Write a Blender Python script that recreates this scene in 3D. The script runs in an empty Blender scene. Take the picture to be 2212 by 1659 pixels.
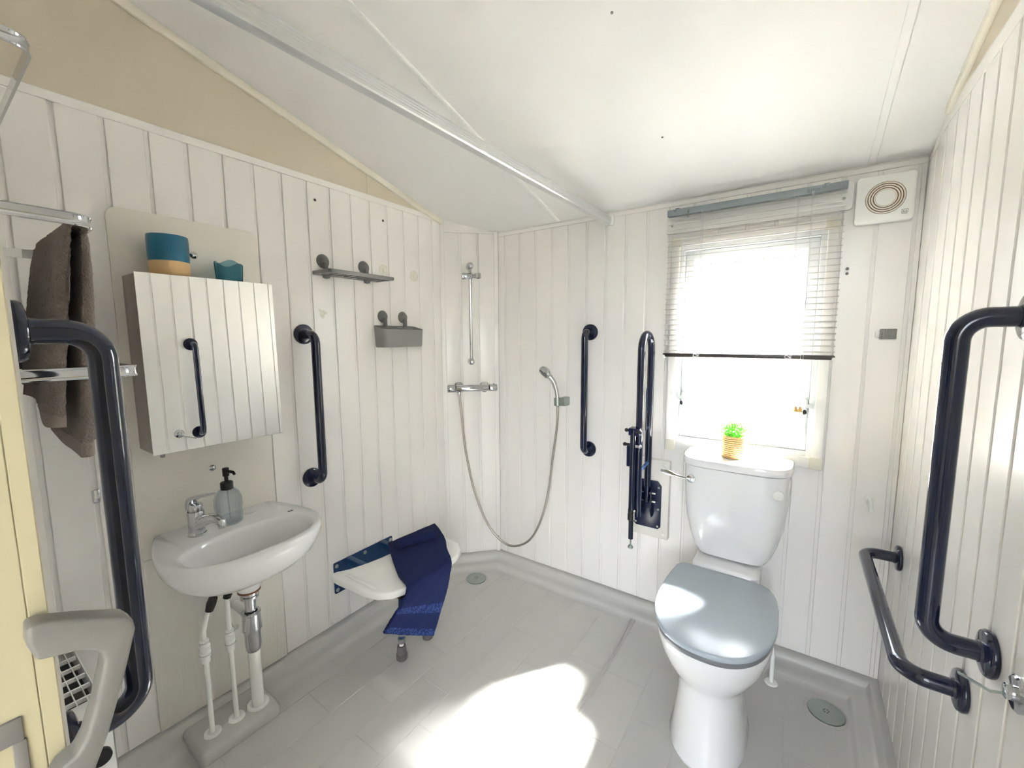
import bpy, bmesh, math, random
from mathutils import Vector, Matrix
random.seed(7)
sc = bpy.context.scene
COL = sc.collection

# ------------------------------------------------------------------ camera
W, H, F = 2212, 1659, 904.16
YAW, PITCH, ROLL = 0.602405, 0.110104, 0.0059297
CAM = Vector((0, 0, 1.36))
fw = Vector((-math.sin(YAW)*math.cos(PITCH), math.cos(YAW)*math.cos(PITCH), -math.sin(PITCH)))
rt = fw.cross(Vector((0, 0, 1))).normalized()
dn = fw.cross(rt)
r2 = math.cos(ROLL)*rt + math.sin(ROLL)*dn
d2 = -math.sin(ROLL)*rt + math.cos(ROLL)*dn
cam_d = bpy.data.cameras.new('camera')
cam = bpy.data.objects.new('camera', cam_d)
COL.objects.link(cam)
cam_d.sensor_fit = 'HORIZONTAL'
cam_d.sensor_width = 36
cam_d.lens = 36*F/W
cam_d.clip_start = 0.02
m = Matrix((r2, -d2, -fw)).transposed().to_4x4()
m.translation = CAM
cam.matrix_world = m
sc.camera = cam

# ------------------------------------------------------------------ sky, sun, exposure
SUN_DIR = Vector((-0.474*0.60, -0.88*0.60, -0.80)).normalized()      # travel direction
world = bpy.data.worlds.new('sky')
sc.world = world
world.use_nodes = True
wn = world.node_tree
wn.nodes.clear()
w_out = wn.nodes.new('ShaderNodeOutputWorld')
w_bg = wn.nodes.new('ShaderNodeBackground')
w_sky = wn.nodes.new('ShaderNodeTexSky')
w_sky.sky_type = 'NISHITA'
w_sky.sun_disc = False
w_sky.sun_elevation = math.asin(-SUN_DIR.z)
w_sky.sun_rotation = math.atan2(-SUN_DIR.x, -SUN_DIR.y)
w_sky.air_density = 1.0
w_sky.dust_density = 3.0
w_sky.ozone_density = 1.0
w_hs = wn.nodes.new('ShaderNodeHueSaturation')
w_hs.inputs['Saturation'].default_value = 0.35
w_bg.inputs['Strength'].default_value = 1.15
wn.links.new(w_sky.outputs[0], w_hs.inputs['Color'])
wn.links.new(w_hs.outputs[0], w_bg.inputs['Color'])
wn.links.new(w_bg.outputs[0], w_out.inputs['Surface'])
sun_d = bpy.data.lights.new('sun', 'SUN')
sun_d.energy = 200.0
sun_d.angle = math.radians(9)
sun_d.color = (1.0, 0.97, 0.925)
sun = bpy.data.objects.new('sun', sun_d)
COL.objects.link(sun)
sun.rotation_euler = SUN_DIR.to_track_quat('-Z', 'Y').to_euler()
sun.location = (1.5, 5, 5)
sc.view_settings.view_transform = 'Standard'
sc.view_settings.look = 'None'
sc.view_settings.gamma = 1.0
sc.view_settings.use_curve_mapping = False
sc.view_settings.exposure = 1.36
sc.cycles.use_adaptive_sampling = True
sc.cycles.adaptive_threshold = 0.28
sc.cycles.adaptive_min_samples = 16
sc.cycles.max_bounces = 7
sc.cycles.diffuse_bounces = 5
sc.cycles.glossy_bounces = 4
sc.cycles.transmission_bounces = 5
sc.cycles.transparent_max_bounces = 16
sc.cycles.sample_clamp_indirect = 12.0
sc.cycles.caustics_reflective = True
sc.cycles.blur_glossy = 0.3
sc.cycles.caustics_refractive = False

# ------------------------------------------------------------------ materials
def lin(c):
    c = c/255.0
    return c/12.92 if c <= 0.04045 else ((c+0.055)/1.055)**2.4
def rgb(r, g, b):
    return (lin(r), lin(g), lin(b), 1.0)
def mat(name, col, rough=0.5, metal=0.0, var=0.04, nscale=40.0, bump=0.0, bscale=200.0, coat=0.0, sheen=0.0, trans=0.0, ior=1.45, sub=0.0, stretch=None):
    M = bpy.data.materials.new(name)
    M.use_nodes = True
    nt = M.node_tree
    b = nt.nodes['Principled BSDF']
    b.inputs['Roughness'].default_value = rough
    b.inputs['Metallic'].default_value = metal
    b.inputs['IOR'].default_value = ior
    b.inputs['Coat Weight'].default_value = coat
    b.inputs['Coat Roughness'].default_value = 0.08
    b.inputs['Transmission Weight'].default_value = trans
    if sheen:
        b.inputs['Sheen Weight'].default_value = sheen
        b.inputs['Sheen Roughness'].default_value = 0.6
    tc = nt.nodes.new('ShaderNodeTexCoord')
    src = tc.outputs['Object']
    if stretch:
        mp = nt.nodes.new('ShaderNodeMapping')
        mp.inputs['Scale'].default_value = stretch
        nt.links.new(src, mp.inputs['Vector'])
        src = mp.outputs['Vector']
    n = nt.nodes.new('ShaderNodeTexNoise')
    n.inputs['Scale'].default_value = nscale
    n.inputs['Detail'].default_value = 4
    nt.links.new(src, n.inputs['Vector'])
    mx = nt.nodes.new('ShaderNodeMix')
    mx.data_type = 'RGBA'
    mx.inputs[6].default_value = tuple(max(0, c*(1-var)) for c in col[:3]) + (1,)
    mx.inputs[7].default_value = tuple(min(1, c*(1+var)) for c in col[:3]) + (1,)
    nt.links.new(n.outputs['Fac'], mx.inputs[0])
    nt.links.new(mx.outputs[2], b.inputs['Base Color'])
    if bump:
        n2 = nt.nodes.new('ShaderNodeTexNoise')
        n2.inputs['Scale'].default_value = bscale
        n2.inputs['Detail'].default_value = 3
        nt.links.new(src, n2.inputs['Vector'])
        bp = nt.nodes.new('ShaderNodeBump')
        bp.inputs['Strength'].default_value = bump
        bp.inputs['Distance'].default_value = 0.004
        nt.links.new(n2.outputs['Fac'], bp.inputs['Height'])
        nt.links.new(bp.outputs['Normal'], b.inputs['Normal'])
    return M

M_WALL = mat('white_panelling', rgb(239, 236, 232), 0.22, var=0.012, nscale=3, bump=0.02, bscale=14)
M_BAND = M_WALL
M_BEIGE = mat('beige_wallboard', rgb(208, 198, 179), 0.7, var=0.035, nscale=9, bump=0.05, bscale=160, stretch=(1, 1, 0.12))
M_CEIL = mat('white_ceiling_vinyl', rgb(237, 236, 234), 0.55, var=0.01, nscale=6, bump=0.12, bscale=260)
M_TRIM = mat('cream_trim', rgb(232, 226, 212), 0.4, var=0.02)
M_FLOOR = mat('grey_moulded_floor', rgb(196, 195, 191), 0.30, var=0.025, nscale=5, bump=0.06, bscale=300)
M_CHROME = mat('chrome', (0.60, 0.61, 0.62, 1), 0.07, metal=1, var=0.02)
M_STEEL = mat('brushed_steel', (0.36, 0.40, 0.37, 1), 0.35, metal=0.9, var=0.05)
M_HOSE = mat('steel_hose', (0.42, 0.39, 0.34, 1), 0.3, metal=0.9, var=0.1, nscale=400)
M_ALU = mat('aluminium_rail', (0.66, 0.67, 0.68, 1), 0.28, metal=0.85, var=0.03)
M_NAVY = mat('navy_enamel', rgb(12, 20, 46), 0.12, var=0.05, coat=0.4)
M_NAVYP = mat('navy_powder_coat', rgb(14, 24, 56), 0.22, var=0.05)
M_BLUEP = mat('blue_powder_coat', rgb(6, 52, 96), 0.35, var=0.08)
M_CERAM = mat('white_ceramic', rgb(236, 236, 236), 0.07, var=0.005, coat=0.3)
M_LID = mat('silver_grey_lid', rgb(172, 182, 191), 0.2, var=0.02)
M_LIDE = mat('grey_lid_edge', rgb(120, 122, 126), 0.3, var=0.03)
M_PLW = mat('white_plastic', rgb(240, 240, 236), 0.25, var=0.01)
M_PVC = mat('white_window_plastic', rgb(228, 232, 235), 0.25, var=0.01)
M_TRIMW = mat('white_window_trim', rgb(238, 237, 234), 0.3, var=0.01)
M_CORN = mat('cream_corner_block', rgb(226, 222, 208), 0.4, var=0.03)
M_GREY = mat('grey_plastic', rgb(128, 128, 126), 0.3, var=0.02)
M_DGREY = mat('dark_grey_plastic', rgb(106, 106, 104), 0.28, var=0.02)
M_HGREY = mat('warm_grey_plastic', rgb(114, 111, 105), 0.42, var=0.02, bump=0.02, bscale=500)
M_BLIND = mat('white_slat', rgb(190, 189, 186), 0.35, var=0.01)
M_BHEAD = mat('blue_grey_headrail', rgb(138, 146, 150), 0.35, var=0.02)
M_BBOT = mat('dark_bottom_rail', rgb(62, 56, 54), 0.3, var=0.05)
M_BLACK = mat('black_plastic', rgb(20, 20, 20), 0.35, var=0.1)
M_RUB = mat('grey_rubber', rgb(100, 94, 96), 0.6, var=0.05)
M_DOOR = mat('cream_door', rgb(172, 164, 134), 0.45, var=0.02, nscale=8, bump=0.03, bscale=90)
M_BTOW = mat('brown_towelling', rgb(122, 110, 101), 0.95, var=0.3, nscale=260, bump=1.0, bscale=300, sheen=0.15)
M_BTOW2 = mat('brown_towel_hem', rgb(140, 128, 119), 0.9, var=0.12, nscale=500, bump=0.3, bscale=800)
M_NTOW = mat('navy_towelling', rgb(10, 24, 74), 0.95, var=0.35, nscale=320, bump=0.9, bscale=380)
M_NTOW2 = mat('navy_towel_band', rgb(36, 62, 124), 0.85, var=0.12, nscale=600, bump=0.3, bscale=900)
M_TEAL = mat('teal_glaze', rgb(12, 96, 124), 0.3, var=0.15, nscale=14, coat=0.3)
M_CLAY = mat('bare_clay', rgb(214, 180, 132), 0.8, var=0.05, bump=0.1)
M_ROPE = mat('woven_seagrass', rgb(196, 160, 104), 0.8, var=0.35, nscale=120, bump=0.5, bscale=200)
M_LEAF = mat('bright_green_leaf', rgb(92, 176, 44), 0.5, var=0.3, nscale=60)
M_WOODW = mat('white_painted_wood', rgb(228, 225, 217), 0.4, var=0.03, nscale=30, bump=0.35, bscale=22, stretch=(1, 6, 0.35))
M_BOARD = mat('cream_gloss_board', rgb(231, 227, 217), 0.18, var=0.01)
M_MIRR = mat('mirror', (0.93, 0.94, 0.93, 1), 0.005, metal=1, var=0.0)
M_TAUPE = mat('taupe_cabinet', rgb(150, 138, 130), 0.35, var=0.05, nscale=12, stretch=(1, 1, 8))
M_BROWN = mat('rusty_brown', rgb(104, 74, 56), 0.8, var=0.4, nscale=60)
M_HOLE = mat('dark_hole', rgb(58, 50, 46), 0.9, var=0.2)
M_STAIN = mat('old_adhesive', rgb(222, 218, 206), 0.5, var=0.2, nscale=90)
M_WOODT = mat('wooden_tassel', rgb(222, 180, 110), 0.5, var=0.1)
M_CORD = mat('white_cord', rgb(210, 210, 214), 0.6, var=0.05)
M_RED = mat('red_mark', rgb(190, 40, 30), 0.4)
M_COPPER = mat('brown_seal', rgb(120, 70, 50), 0.5)
M_INK = mat('black_print', rgb(30, 30, 30), 0.6)
M_GROUND = mat('gravel_ground', rgb(170, 160, 145), 0.9, var=0.2, nscale=20)
M_HEDGE = mat('green_hedge', rgb(70, 84, 48), 0.9, var=0.5, nscale=8, bump=0.6, bscale=30)
def thin_glass(name, tint, body, bfac):
    M = bpy.data.materials.new(name)
    M.use_nodes = True
    nt = M.node_tree
    nt.nodes.clear()
    o = nt.nodes.new('ShaderNodeOutputMaterial')
    t = nt.nodes.new('ShaderNodeBsdfTransparent')
    t.inputs[0].default_value = tint
    d = nt.nodes.new('ShaderNodeBsdfPrincipled')
    d.inputs['Roughness'].default_value = 0.05
    nz = nt.nodes.new('ShaderNodeTexNoise')
    nz.inputs['Scale'].default_value = 30
    mc = nt.nodes.new('ShaderNodeMix')
    mc.data_type = 'RGBA'
    mc.inputs[6].default_value = tuple(c*0.9 for c in body[:3])+(1,)
    mc.inputs[7].default_value = body
    nt.links.new(nz.outputs['Fac'], mc.inputs[0])
    nt.links.new(mc.outputs[2], d.inputs['Base Color'])
    lw = nt.nodes.new('ShaderNodeLayerWeight')
    lw.inputs['Blend'].default_value = 0.35
    ma = nt.nodes.new('ShaderNodeMath')
    ma.operation = 'MULTIPLY_ADD'
    ma.inputs[1].default_value = 0.40
    ma.inputs[2].default_value = bfac
    ma.use_clamp = True
    nt.links.new(lw.outputs['Facing'], ma.inputs[0])
    mx = nt.nodes.new('ShaderNodeMixShader')
    nt.links.new(ma.outputs[0], mx.inputs[0])
    nt.links.new(t.outputs[0], mx.inputs[1])
    nt.links.new(d.outputs[0], mx.inputs[2])
    nt.links.new(mx.outputs[0], o.inputs['Surface'])
    return M
M_SOAP = thin_glass('clear_ribbed_glass', (0.93, 0.95, 0.96, 1), rgb(205, 212, 216), 0.03)
M_GLASST = thin_glass('teal_ribbed_glass', (0.62, 0.80, 0.85, 1), rgb(46, 104, 126), 0.08)
M_CLEAR = thin_glass('clear_plastic', (0.9, 0.92, 0.93, 1), rgb(200, 204, 206), 0.25)

# obscure (rippled) window glass
M_PANE = bpy.data.materials.new('obscure_glass')
M_PANE.use_nodes = True
nt = M_PANE.node_tree
nt.nodes.clear()
o_ = nt.nodes.new('ShaderNodeOutputMaterial')
tr = nt.nodes.new('ShaderNodeBsdfTransparent')
tr.inputs[0].default_value = (0.92, 0.94, 0.95, 1)
rf = nt.nodes.new('ShaderNodeBsdfRefraction')
rf.inputs['Color'].default_value = (0.95, 0.97, 0.98, 1)
rf.inputs['IOR'].default_value = 1.35
rf.inputs['Roughness'].default_value = 0.02
nz = nt.nodes.new('ShaderNodeTexNoise')
nz.inputs['Scale'].default_value = 170
nz.inputs['Detail'].default_value = 2
bp = nt.nodes.new('ShaderNodeBump')
bp.inputs['Strength'].default_value = 1.0
bp.inputs['Distance'].default_value = 0.006
tc = nt.nodes.new('ShaderNodeTexCoord')
nt.links.new(tc.outputs['Object'], nz.inputs['Vector'])
nt.links.new(nz.outputs['Fac'], bp.inputs['Height'])
nt.links.new(bp.outputs['Normal'], rf.inputs['Normal'])
mxs = nt.nodes.new('ShaderNodeMixShader')
n3 = nt.nodes.new('ShaderNodeTexNoise')
n3.inputs['Scale'].default_value = 115
n3.inputs['Detail'].default_value = 1
rp = nt.nodes.new('ShaderNodeValToRGB')
rp.color_ramp.elements[0].position = 0.44
rp.color_ramp.elements[0].color = (0.06, 0.06, 0.06, 1)
rp.color_ramp.elements[1].position = 0.54
rp.color_ramp.elements[1].color = (0.75, 0.75, 0.75, 1)
nt.links.new(tc.outputs['Object'], n3.inputs['Vector'])
nt.links.new(n3.outputs['Fac'], rp.inputs[0])
nt.links.new(rp.outputs[0], mxs.inputs[0])
nt.links.new(tr.outputs[0], mxs.inputs[1])
nt.links.new(rf.outputs[0], mxs.inputs[2])
nt.links.new(mxs.outputs[0], o_.inputs['Surface'])

# ------------------------------------------------------------------ geometry helpers  (geo = (verts, faces))
def join(*gs):
    V, Fc = [], []
    for v, f in gs:
        o = len(V)
        V += [tuple(p) for p in v]
        Fc += [tuple(i+o for i in q) for q in f]
    return V, Fc
def xf(g, M):
    return [tuple(M @ Vector(p)) for p in g[0]], g[1]
def bm_out(bm):
    bm.normal_update()
    bm.verts.ensure_lookup_table()
    for i, v in enumerate(bm.verts):
        v.index = i
    r = ([tuple(v.co) for v in bm.verts], [tuple(v.index for v in f.verts) for f in bm.faces])
    bm.free()
    return r
def bevel_geo(g, b, seg=2, ang=30):
    bm = bmesh.new()
    vs = [bm.verts.new(p) for p in g[0]]
    for f in g[1]:
        try:
            bm.faces.new([vs[i] for i in f])
        except ValueError:
            pass
    bmesh.ops.recalc_face_normals(bm, faces=bm.faces)
    es = [e for e in bm.edges if len(e.link_faces) == 2 and e.calc_face_angle(0) > math.radians(ang)]
    bmesh.ops.bevel(bm, geom=es, offset=b, segments=seg, affect='EDGES', profile=0.5, clamp_overlap=True)
    return bm_out(bm)
def box(x0, x1, y0, y1, z0, z1, b=0.0, seg=2):
    v = [(x0, y0, z0), (x1, y0, z0), (x1, y1, z0), (x0, y1, z0), (x0, y0, z1), (x1, y0, z1), (x1, y1, z1), (x0, y1, z1)]
    f = [(0, 3, 2, 1), (4, 5, 6, 7), (0, 1, 5, 4), (1, 2, 6, 5), (2, 3, 7, 6), (3, 0, 4, 7)]
    g = (v, f)
    return bevel_geo(g, b, seg) if b else g
def cbox(c, s, b=0.0, seg=2):
    return box(c[0]-s[0]/2, c[0]+s[0]/2, c[1]-s[1]/2, c[1]+s[1]/2, c[2]-s[2]/2, c[2]+s[2]/2, b, seg)
def loft(rings, caps=True, closed=False):
    n = len(rings[0])
    V = [tuple(p) for r in rings for p in r]
    Fc = []
    R = len(rings)
    for i in range(R if closed else R-1):
        a, b = i*n, ((i+1) % R)*n
        for j in range(n):
            k = (j+1) % n
            Fc.append((a+j, a+k, b+k, b+j))
    if caps and not closed:
        Fc.append(tuple(range(n-1, -1, -1)))
        Fc.append(tuple((R-1)*n+j for j in range(n)))
    return V, Fc
def fillet(pts, r, n=8):
    pts = [Vector(p) for p in pts]
    out = [pts[0]]
    for i in range(1, len(pts)-1):
        a, b, c = pts[i-1], pts[i], pts[i+1]
        u, v = (a-b).normalized(), (c-b).normalized()
        ang = u.angle(v)
        if ang > math.radians(178):
            out.append(b)
            continue
        d = min(r/math.tan(ang/2), (a-b).length*0.49, (c-b).length*0.49)
        rr = d*math.tan(ang/2)
        ctr = b + (u+v).normalized()*(rr/math.sin(ang/2))
        p0, p1 = b+u*d, b+v*d
        w0, w1 = p0-ctr, p1-ctr
        th = w0.angle(w1)
        for k in range(n+1):
            t = k/n
            out.append(ctr + (w0*math.sin((1-t)*th)+w1*math.sin(t*th))/math.sin(th))
    out.append(pts[-1])
    return out
def tube(pts, r, seg=16, caps=True, closed=False):
    pts = [Vector(p) for p in pts]
    n = len(pts)
    rad = r if isinstance(r, (list, tuple)) else [r]*n
    T = []
    for i in range(n):
        a = pts[(i-1) % n] if (i > 0 or closed) else pts[i]
        b = pts[(i+1) % n] if (i < n-1 or closed) else pts[i]
        T.append((b-a).normalized())
    up = Vector((0, 0, 1)) if abs(T[0].z) < 0.9 else Vector((1, 0, 0))
    N = T[0].cross(up).normalized()
    rings = []
    for i in range(n):
        if i:
            N = T[i-1].rotation_difference(T[i]) @ N
            N = (N - T[i]*N.dot(T[i])).normalized()
        B = T[i].cross(N)
        rings.append([pts[i] + (N*math.cos(2*math.pi*k/seg)+B*math.sin(2*math.pi*k/seg))*rad[i] for k in range(seg)])
    return loft(rings, caps, closed)
def sweep(pts, sect, up=(0, 0, 1)):
    up = Vector(up)
    pts = [Vector(p) for p in pts]
    rings = []
    for i, p in enumerate(pts):
        a = pts[max(i-1, 0)]
        b = pts[min(i+1, len(pts)-1)]
        t = (b-a).normalized()
        s = t.cross(up).normalized()
        rings.append([p + s*q[0] + up*q[1] for q in sect])
    return loft(rings)
def lathe(prof, org, axis=(0, 0, 1), seg=28):
    ax = Vector(axis).normalized()
    u = ax.orthogonal().normalized()
    w = ax.cross(u)
    org = Vector(org)
    rings = [[org + ax*h + (u*math.cos(2*math.pi*k/seg)+w*math.sin(2*math.pi*k/seg))*max(r, 1e-5) for k in range(seg)] for r, h in prof]
    return loft(rings)
def cyl(p0, p1, r, seg=20, b=0.0):
    p0, p1 = Vector(p0), Vector(p1)
    L = (p1-p0).length
    b = min(b, L*0.45, r*0.9)
    if b:
        return lathe([(r-b, 0), (r-b*0.3, b*0.3), (r, b), (r, L-b), (r-b*0.3, L-b*0.3), (r-b, L)], p0, p1-p0, seg)
    return lathe([(r, 0), (r, L)], p0, p1-p0, seg)
def torus(org, axis, R, r, seg=32, s2=10):
    ax = Vector(axis).normalized()
    u = ax.orthogonal().normalized()
    w = ax.cross(u)
    return tube([Vector(org)+(u*math.cos(2*math.pi*k/seg)+w*math.sin(2*math.pi*k/seg))*R for k in range(seg)], r, s2, False, True)
def sphere(c, r, su=16, sv=10, s=(1, 1, 1)):
    V = []
    rings = []
    for i in range(sv+1):
        a = math.pi*i/sv
        rr = max(math.sin(a), 1e-4)*r
        rings.append([(c[0]+s[0]*rr*math.cos(2*math.pi*k/su), c[1]+s[1]*rr*math.sin(2*math.pi*k/su), c[2]-s[2]*r*math.cos(a)) for k in range(su)])
    return loft(rings)
def prism(poly, fn, t0, t1, b=0.0, seg=2):
    n = len(poly)
    V = [tuple(fn(u, v, t0)) for u, v in poly] + [tuple(fn(u, v, t1)) for u, v in poly]
    Fc = [tuple(range(n-1, -1, -1)), tuple(range(n, 2*n))]
    for i in range(n):
        j = (i+1) % n
        Fc.append((i, j, n+j, n+i))
    return bevel_geo((V, Fc), b, seg, 50) if b else (V, Fc)
def rrect(u0, u1, v0, v1, r, n=6, corners=(1, 1, 1, 1)):
    out = []
    for (cu, cv, a0, on) in ((u1-r, v1-r, 0, corners[0]), (u0+r, v1-r, 90, corners[1]), (u0+r, v0+r, 180, corners[2]), (u1-r, v0+r, 270, corners[3])):
        if on:
            for k in range(n+1):
                a = math.radians(a0+90*k/n)
                out.append((cu+r*math.cos(a), cv+r*math.sin(a)))
        else:
            a = math.radians(a0+45)
            out.append((cu+r*math.copysign(1, math.cos(a)), cv+r*math.copysign(1, math.sin(a))))
    return out
XY = lambda u, v, t: (u, v, t)
YZ = lambda u, v, t: (t, u, v)
XZ = lambda u, v, t: (u, t, v)

# ------------------------------------------------------------------ object helpers
def mesh_from(name, g, m, smooth=35):
    me = bpy.data.meshes.new(name)
    me.from_pydata([tuple(p) for p in g[0]], [], g[1])
    bm = bmesh.new()
    bm.from_mesh(me)
    bmesh.ops.recalc_face_normals(bm, faces=bm.faces)
    bm.to_mesh(me)
    bm.free()
    if smooth:
        me.polygons.foreach_set('use_smooth', [True]*len(me.polygons))
        me.set_sharp_from_angle(angle=math.radians(smooth))
    me.materials.append(m)
    return me
def tag(o, label=None, cat=None, group=None, kind=None):
    if label: o['label'] = label
    if cat: o['category'] = cat
    if group: o['group'] = group
    if kind: o['kind'] = kind
    return o
def thing(name, label, cat, loc, group=None):
    o = bpy.data.objects.new(name, None)
    o.empty_display_size = 0.05
    COL.objects.link(o)
    o.location = loc
    return tag(o, label, cat, group)
def part(name, g, m, parent, smooth=35, label=None):
    """mesh in room coordinates, parented under a thing (empty) or under a part"""
    o = bpy.data.objects.new(name, mesh_from(name, g, m, smooth))
    COL.objects.link(o)
    o.parent = parent
    if parent is not None and parent.parent is None:
        o.location = -Vector(parent.location)
    if label: o['label'] = label
    return o
def single(name, g, m, label, cat, smooth=35, group=None):
    xs = [p[0] for p in g[0]]; ys = [p[1] for p in g[0]]; zs = [p[2] for p in g[0]]
    b = Vector(((min(xs)+max(xs))/2, (min(ys)+max(ys))/2, min(zs)))
    o = bpy.data.objects.new(name, mesh_from(name, ([tuple(Vector(p)-b) for p in g[0]], g[1]), m, smooth))
    COL.objects.link(o)
    o.location = b
    return tag(o, label, cat, group)
def struct(name, g, m, label, smooth=35):
    o = bpy.data.objects.new(name, mesh_from(name, g, m, smooth))
    COL.objects.link(o)
    return tag(o, label, None, None, 'structure')

# ------------------------------------------------------------------ room shell
XL, XR, YB, YF = -1.682, 0.314, 1.98, 0.082
ZB = 0.062
CS = 0.257
def cz(y):
    return 1.955 + CS*(YB-max(y, -0.2))
GR, DEP = 0.0115, 0.0065      # groove width, depth

# backing walls
def wall_poly_x(x0, x1, y0, y1):
    poly = [(y0, -0.05), (y1, -0.05), (y1, cz(y1)+0.03), (y0, cz(y0)+0.03)]
    return prism(poly, YZ, x0, x1)
wall_left = struct('wall_left', wall_poly_x(XL-0.06, XL-DEP, -0.0, 2.06), M_WALL, 'white grooved panel wall behind the basin')
wall_right = struct('wall_right', wall_poly_x(XR+DEP, XR+0.06, 0.0, 2.06), M_WALL, 'white grooved panel wall with the two right-hand grab bars')
HX0, HX1, HZ0, HZ1 = -0.462, 0.064, 0.884, 1.754       # window hole
yb0, yb1 = YB+DEP, YB+0.06
wall_back = struct('wall_back', join(box(XL-0.06, HX0, yb0, yb1, -0.05, 2.0), box(HX1, XR+0.06, yb0, yb1, -0.05, 2.0),
                                     box(HX0, HX1, yb0, yb1, -0.05, HZ0), box(HX0, HX1, yb0, yb1, HZ1, 2.0)), M_WALL, 'white grooved panel wall with the window')
CA, CB = Vector((XL, 1.752)), Vector((-1.454, YB))
cdir = (CB-CA).normalized()
cnor = Vector((cdir.y, -cdir.x))            # into the room
def ch(s, d, z):
    p = CA + cdir*s + cnor*d
    return (p.x, p.y, z)
CL = (CB-CA).length
def chbox(s0, s1, d0, d1, z0, z1, b=0.0):
    g = box(s0, s1, d0, d1, z0, z1, b)
    return [ch(*p) for p in g[0]], g[1]
wall_corner = struct('wall_corner', chbox(0, CL, -0.03, -DEP, -0.05, 2.03), M_WALL, 'narrow angled white panel across the shower corner')
wall_front = struct('wall_front', join(box(XL-0.06, -0.806, 0.047, YF, -0.05, 2.46)), M_WALL, 'white partition with the towel warmer beside the sliding door')
wall_hall = struct('wall_behind', join(box(-1.75, -0.15, -1.66, -1.6, -0.05, 2.6), box(-0.15, 1.3, -1.66, -1.6, -0.05, 0.1), box(-0.15, 1.3, -1.66, -1.6, 2.35, 2.6),
                                       box(1.24, 1.3, -1.6, 0.05, -0.05, 0.4), box(1.24, 1.3, -1.6, 0.05, 2.2, 2.6), box(1.24, 1.3, -0.95, 0.05, 0.4, 2.2), box(1.24, 1.3, -1.6, -1.45, 0.4, 2.2), box(-1.81, -1.75, -1.6, 0.05, -0.05, 2.6), box(XR, 1.3, 0.0, 0.05, -0.05, 2.6)), M_TRIM, 'unseen hallway walls outside the bathroom doorway, with openings added for fill light')  # openings in the unseen hall walls are added to let in fill light

def plank_y(xface, sgn, y0, y1, z0, z1, parent):
    # plank on a wall facing +-X ; sgn = +1 when the room lies on +X
    x0, x1 = (xface-0.001-DEP, xface) if sgn > 0 else (xface, xface+0.001+DEP)
    return part('wall_plank', box(x0, x1, y0, y1, z0, z1, 0.0018, 1), M_WALL, parent)
# left wall
ys = [YF] + [0.185+0.1*k for k in range(16)] + [1.752]
for a, b in zip(ys[:-1], ys[1:]):
    plank_y(XL, 1, a+(GR/2 if a > YF else 0), b-(GR/2 if b < 1.75 else 0), ZB, 1.994, wall_left)
part('top_rail', box(XL-0.0075, XL, YF, 1.752, 1.9945, 2.02, 0.0015, 1), M_WALL, wall_left)
# right wall
ys = [0.0] + [0.076+0.1*k for k in range(19)] + [YB]
for a, b in zip(ys[:-1], ys[1:]):
    zt = min(1.965, cz(b)-0.022)
    plank_y(XR, -1, a+(GR/2 if a > 0 else 0), b-(GR/2 if b < 1.95 else 0), ZB, zt, wall_right)
top = [(0.0, 1.9655), (1.876, 1.9655), (1.98, 1.9345), (1.98, cz(1.98)-0.004), (1.76, cz(1.76)-0.004), (1.74, 2.005), (0.0, 2.005)]
part('top_rail', prism(top, YZ, XR, XR+0.0075), M_WALL, wall_right)
# corner wall
for a, b in ((0.0, 0.106), (0.106, 0.207), (0.207, CL)):
    part('wall_plank', chbox(a+(GR/2 if a else 0), b-(GR/2 if b < CL else 0), -DEP-0.001, 0, ZB, 1.945, 0.0018), M_WALL, wall_corner)
part('top_rail', chbox(0, CL, -0.0075, 0, 1.9455, 1.957, 0.001), M_WALL, wall_corner)
# back wall
xs = [CB.x] + [-1.405+0.1*k for k in range(18)] + [XR]
def backp(x0, x1, z0, z1):
    part('wall_plank', box(x0, x1, YB, YB+DEP+0.001, z0, z1, 0.0018, 1), M_WALL, wall_back)
for a, b in zip(xs[:-1], xs[1:]):
    x0 = a+(GR/2 if a > CB.x else 0)
    x1 = b-(GR/2 if b < XR else 0)
    zt = 1.928
    if x1 <= HX0 or x0 >= HX1:
        backp(x0, x1, ZB, zt)
    else:
        if x0 < HX0: backp(x0, HX0, HZ0, HZ1)
        if x1 > HX1: backp(HX1, x1, HZ0, HZ1)
        backp(x0, x1, ZB, HZ0)
        backp(x0, x1, HZ1, zt)
part('top_rail', box(CB.x, XR, YB, YB+0.0075, 1.9285, 1.948, 0.0015, 1), M_WALL, wall_back)
# beige gable boards above the panelling
def gable(x0, x1, y0, y1, zb, parent):
    yy1 = min(y1, YB-(zb-1.955)/CS)
    poly = [(y0, zb), (yy1, zb), (yy1, cz(yy1)+0.01), (y0, cz(y0)+0.01)]
    part('gable_panel', prism(poly, YZ, x0, x1), M_BEIGE, parent, smooth=0)
gable(XL-DEP-0.001, XL-0.002, YF, 1.281, 2.02, wall_left)
gable(XL-DEP-0.001, XL-0.002, 1.283, 1.99, 2.02, wall_left)
gable(XR+0.002, XR+DEP+0.001, 0.0, 1.99, 2.005, wall_right)
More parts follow.
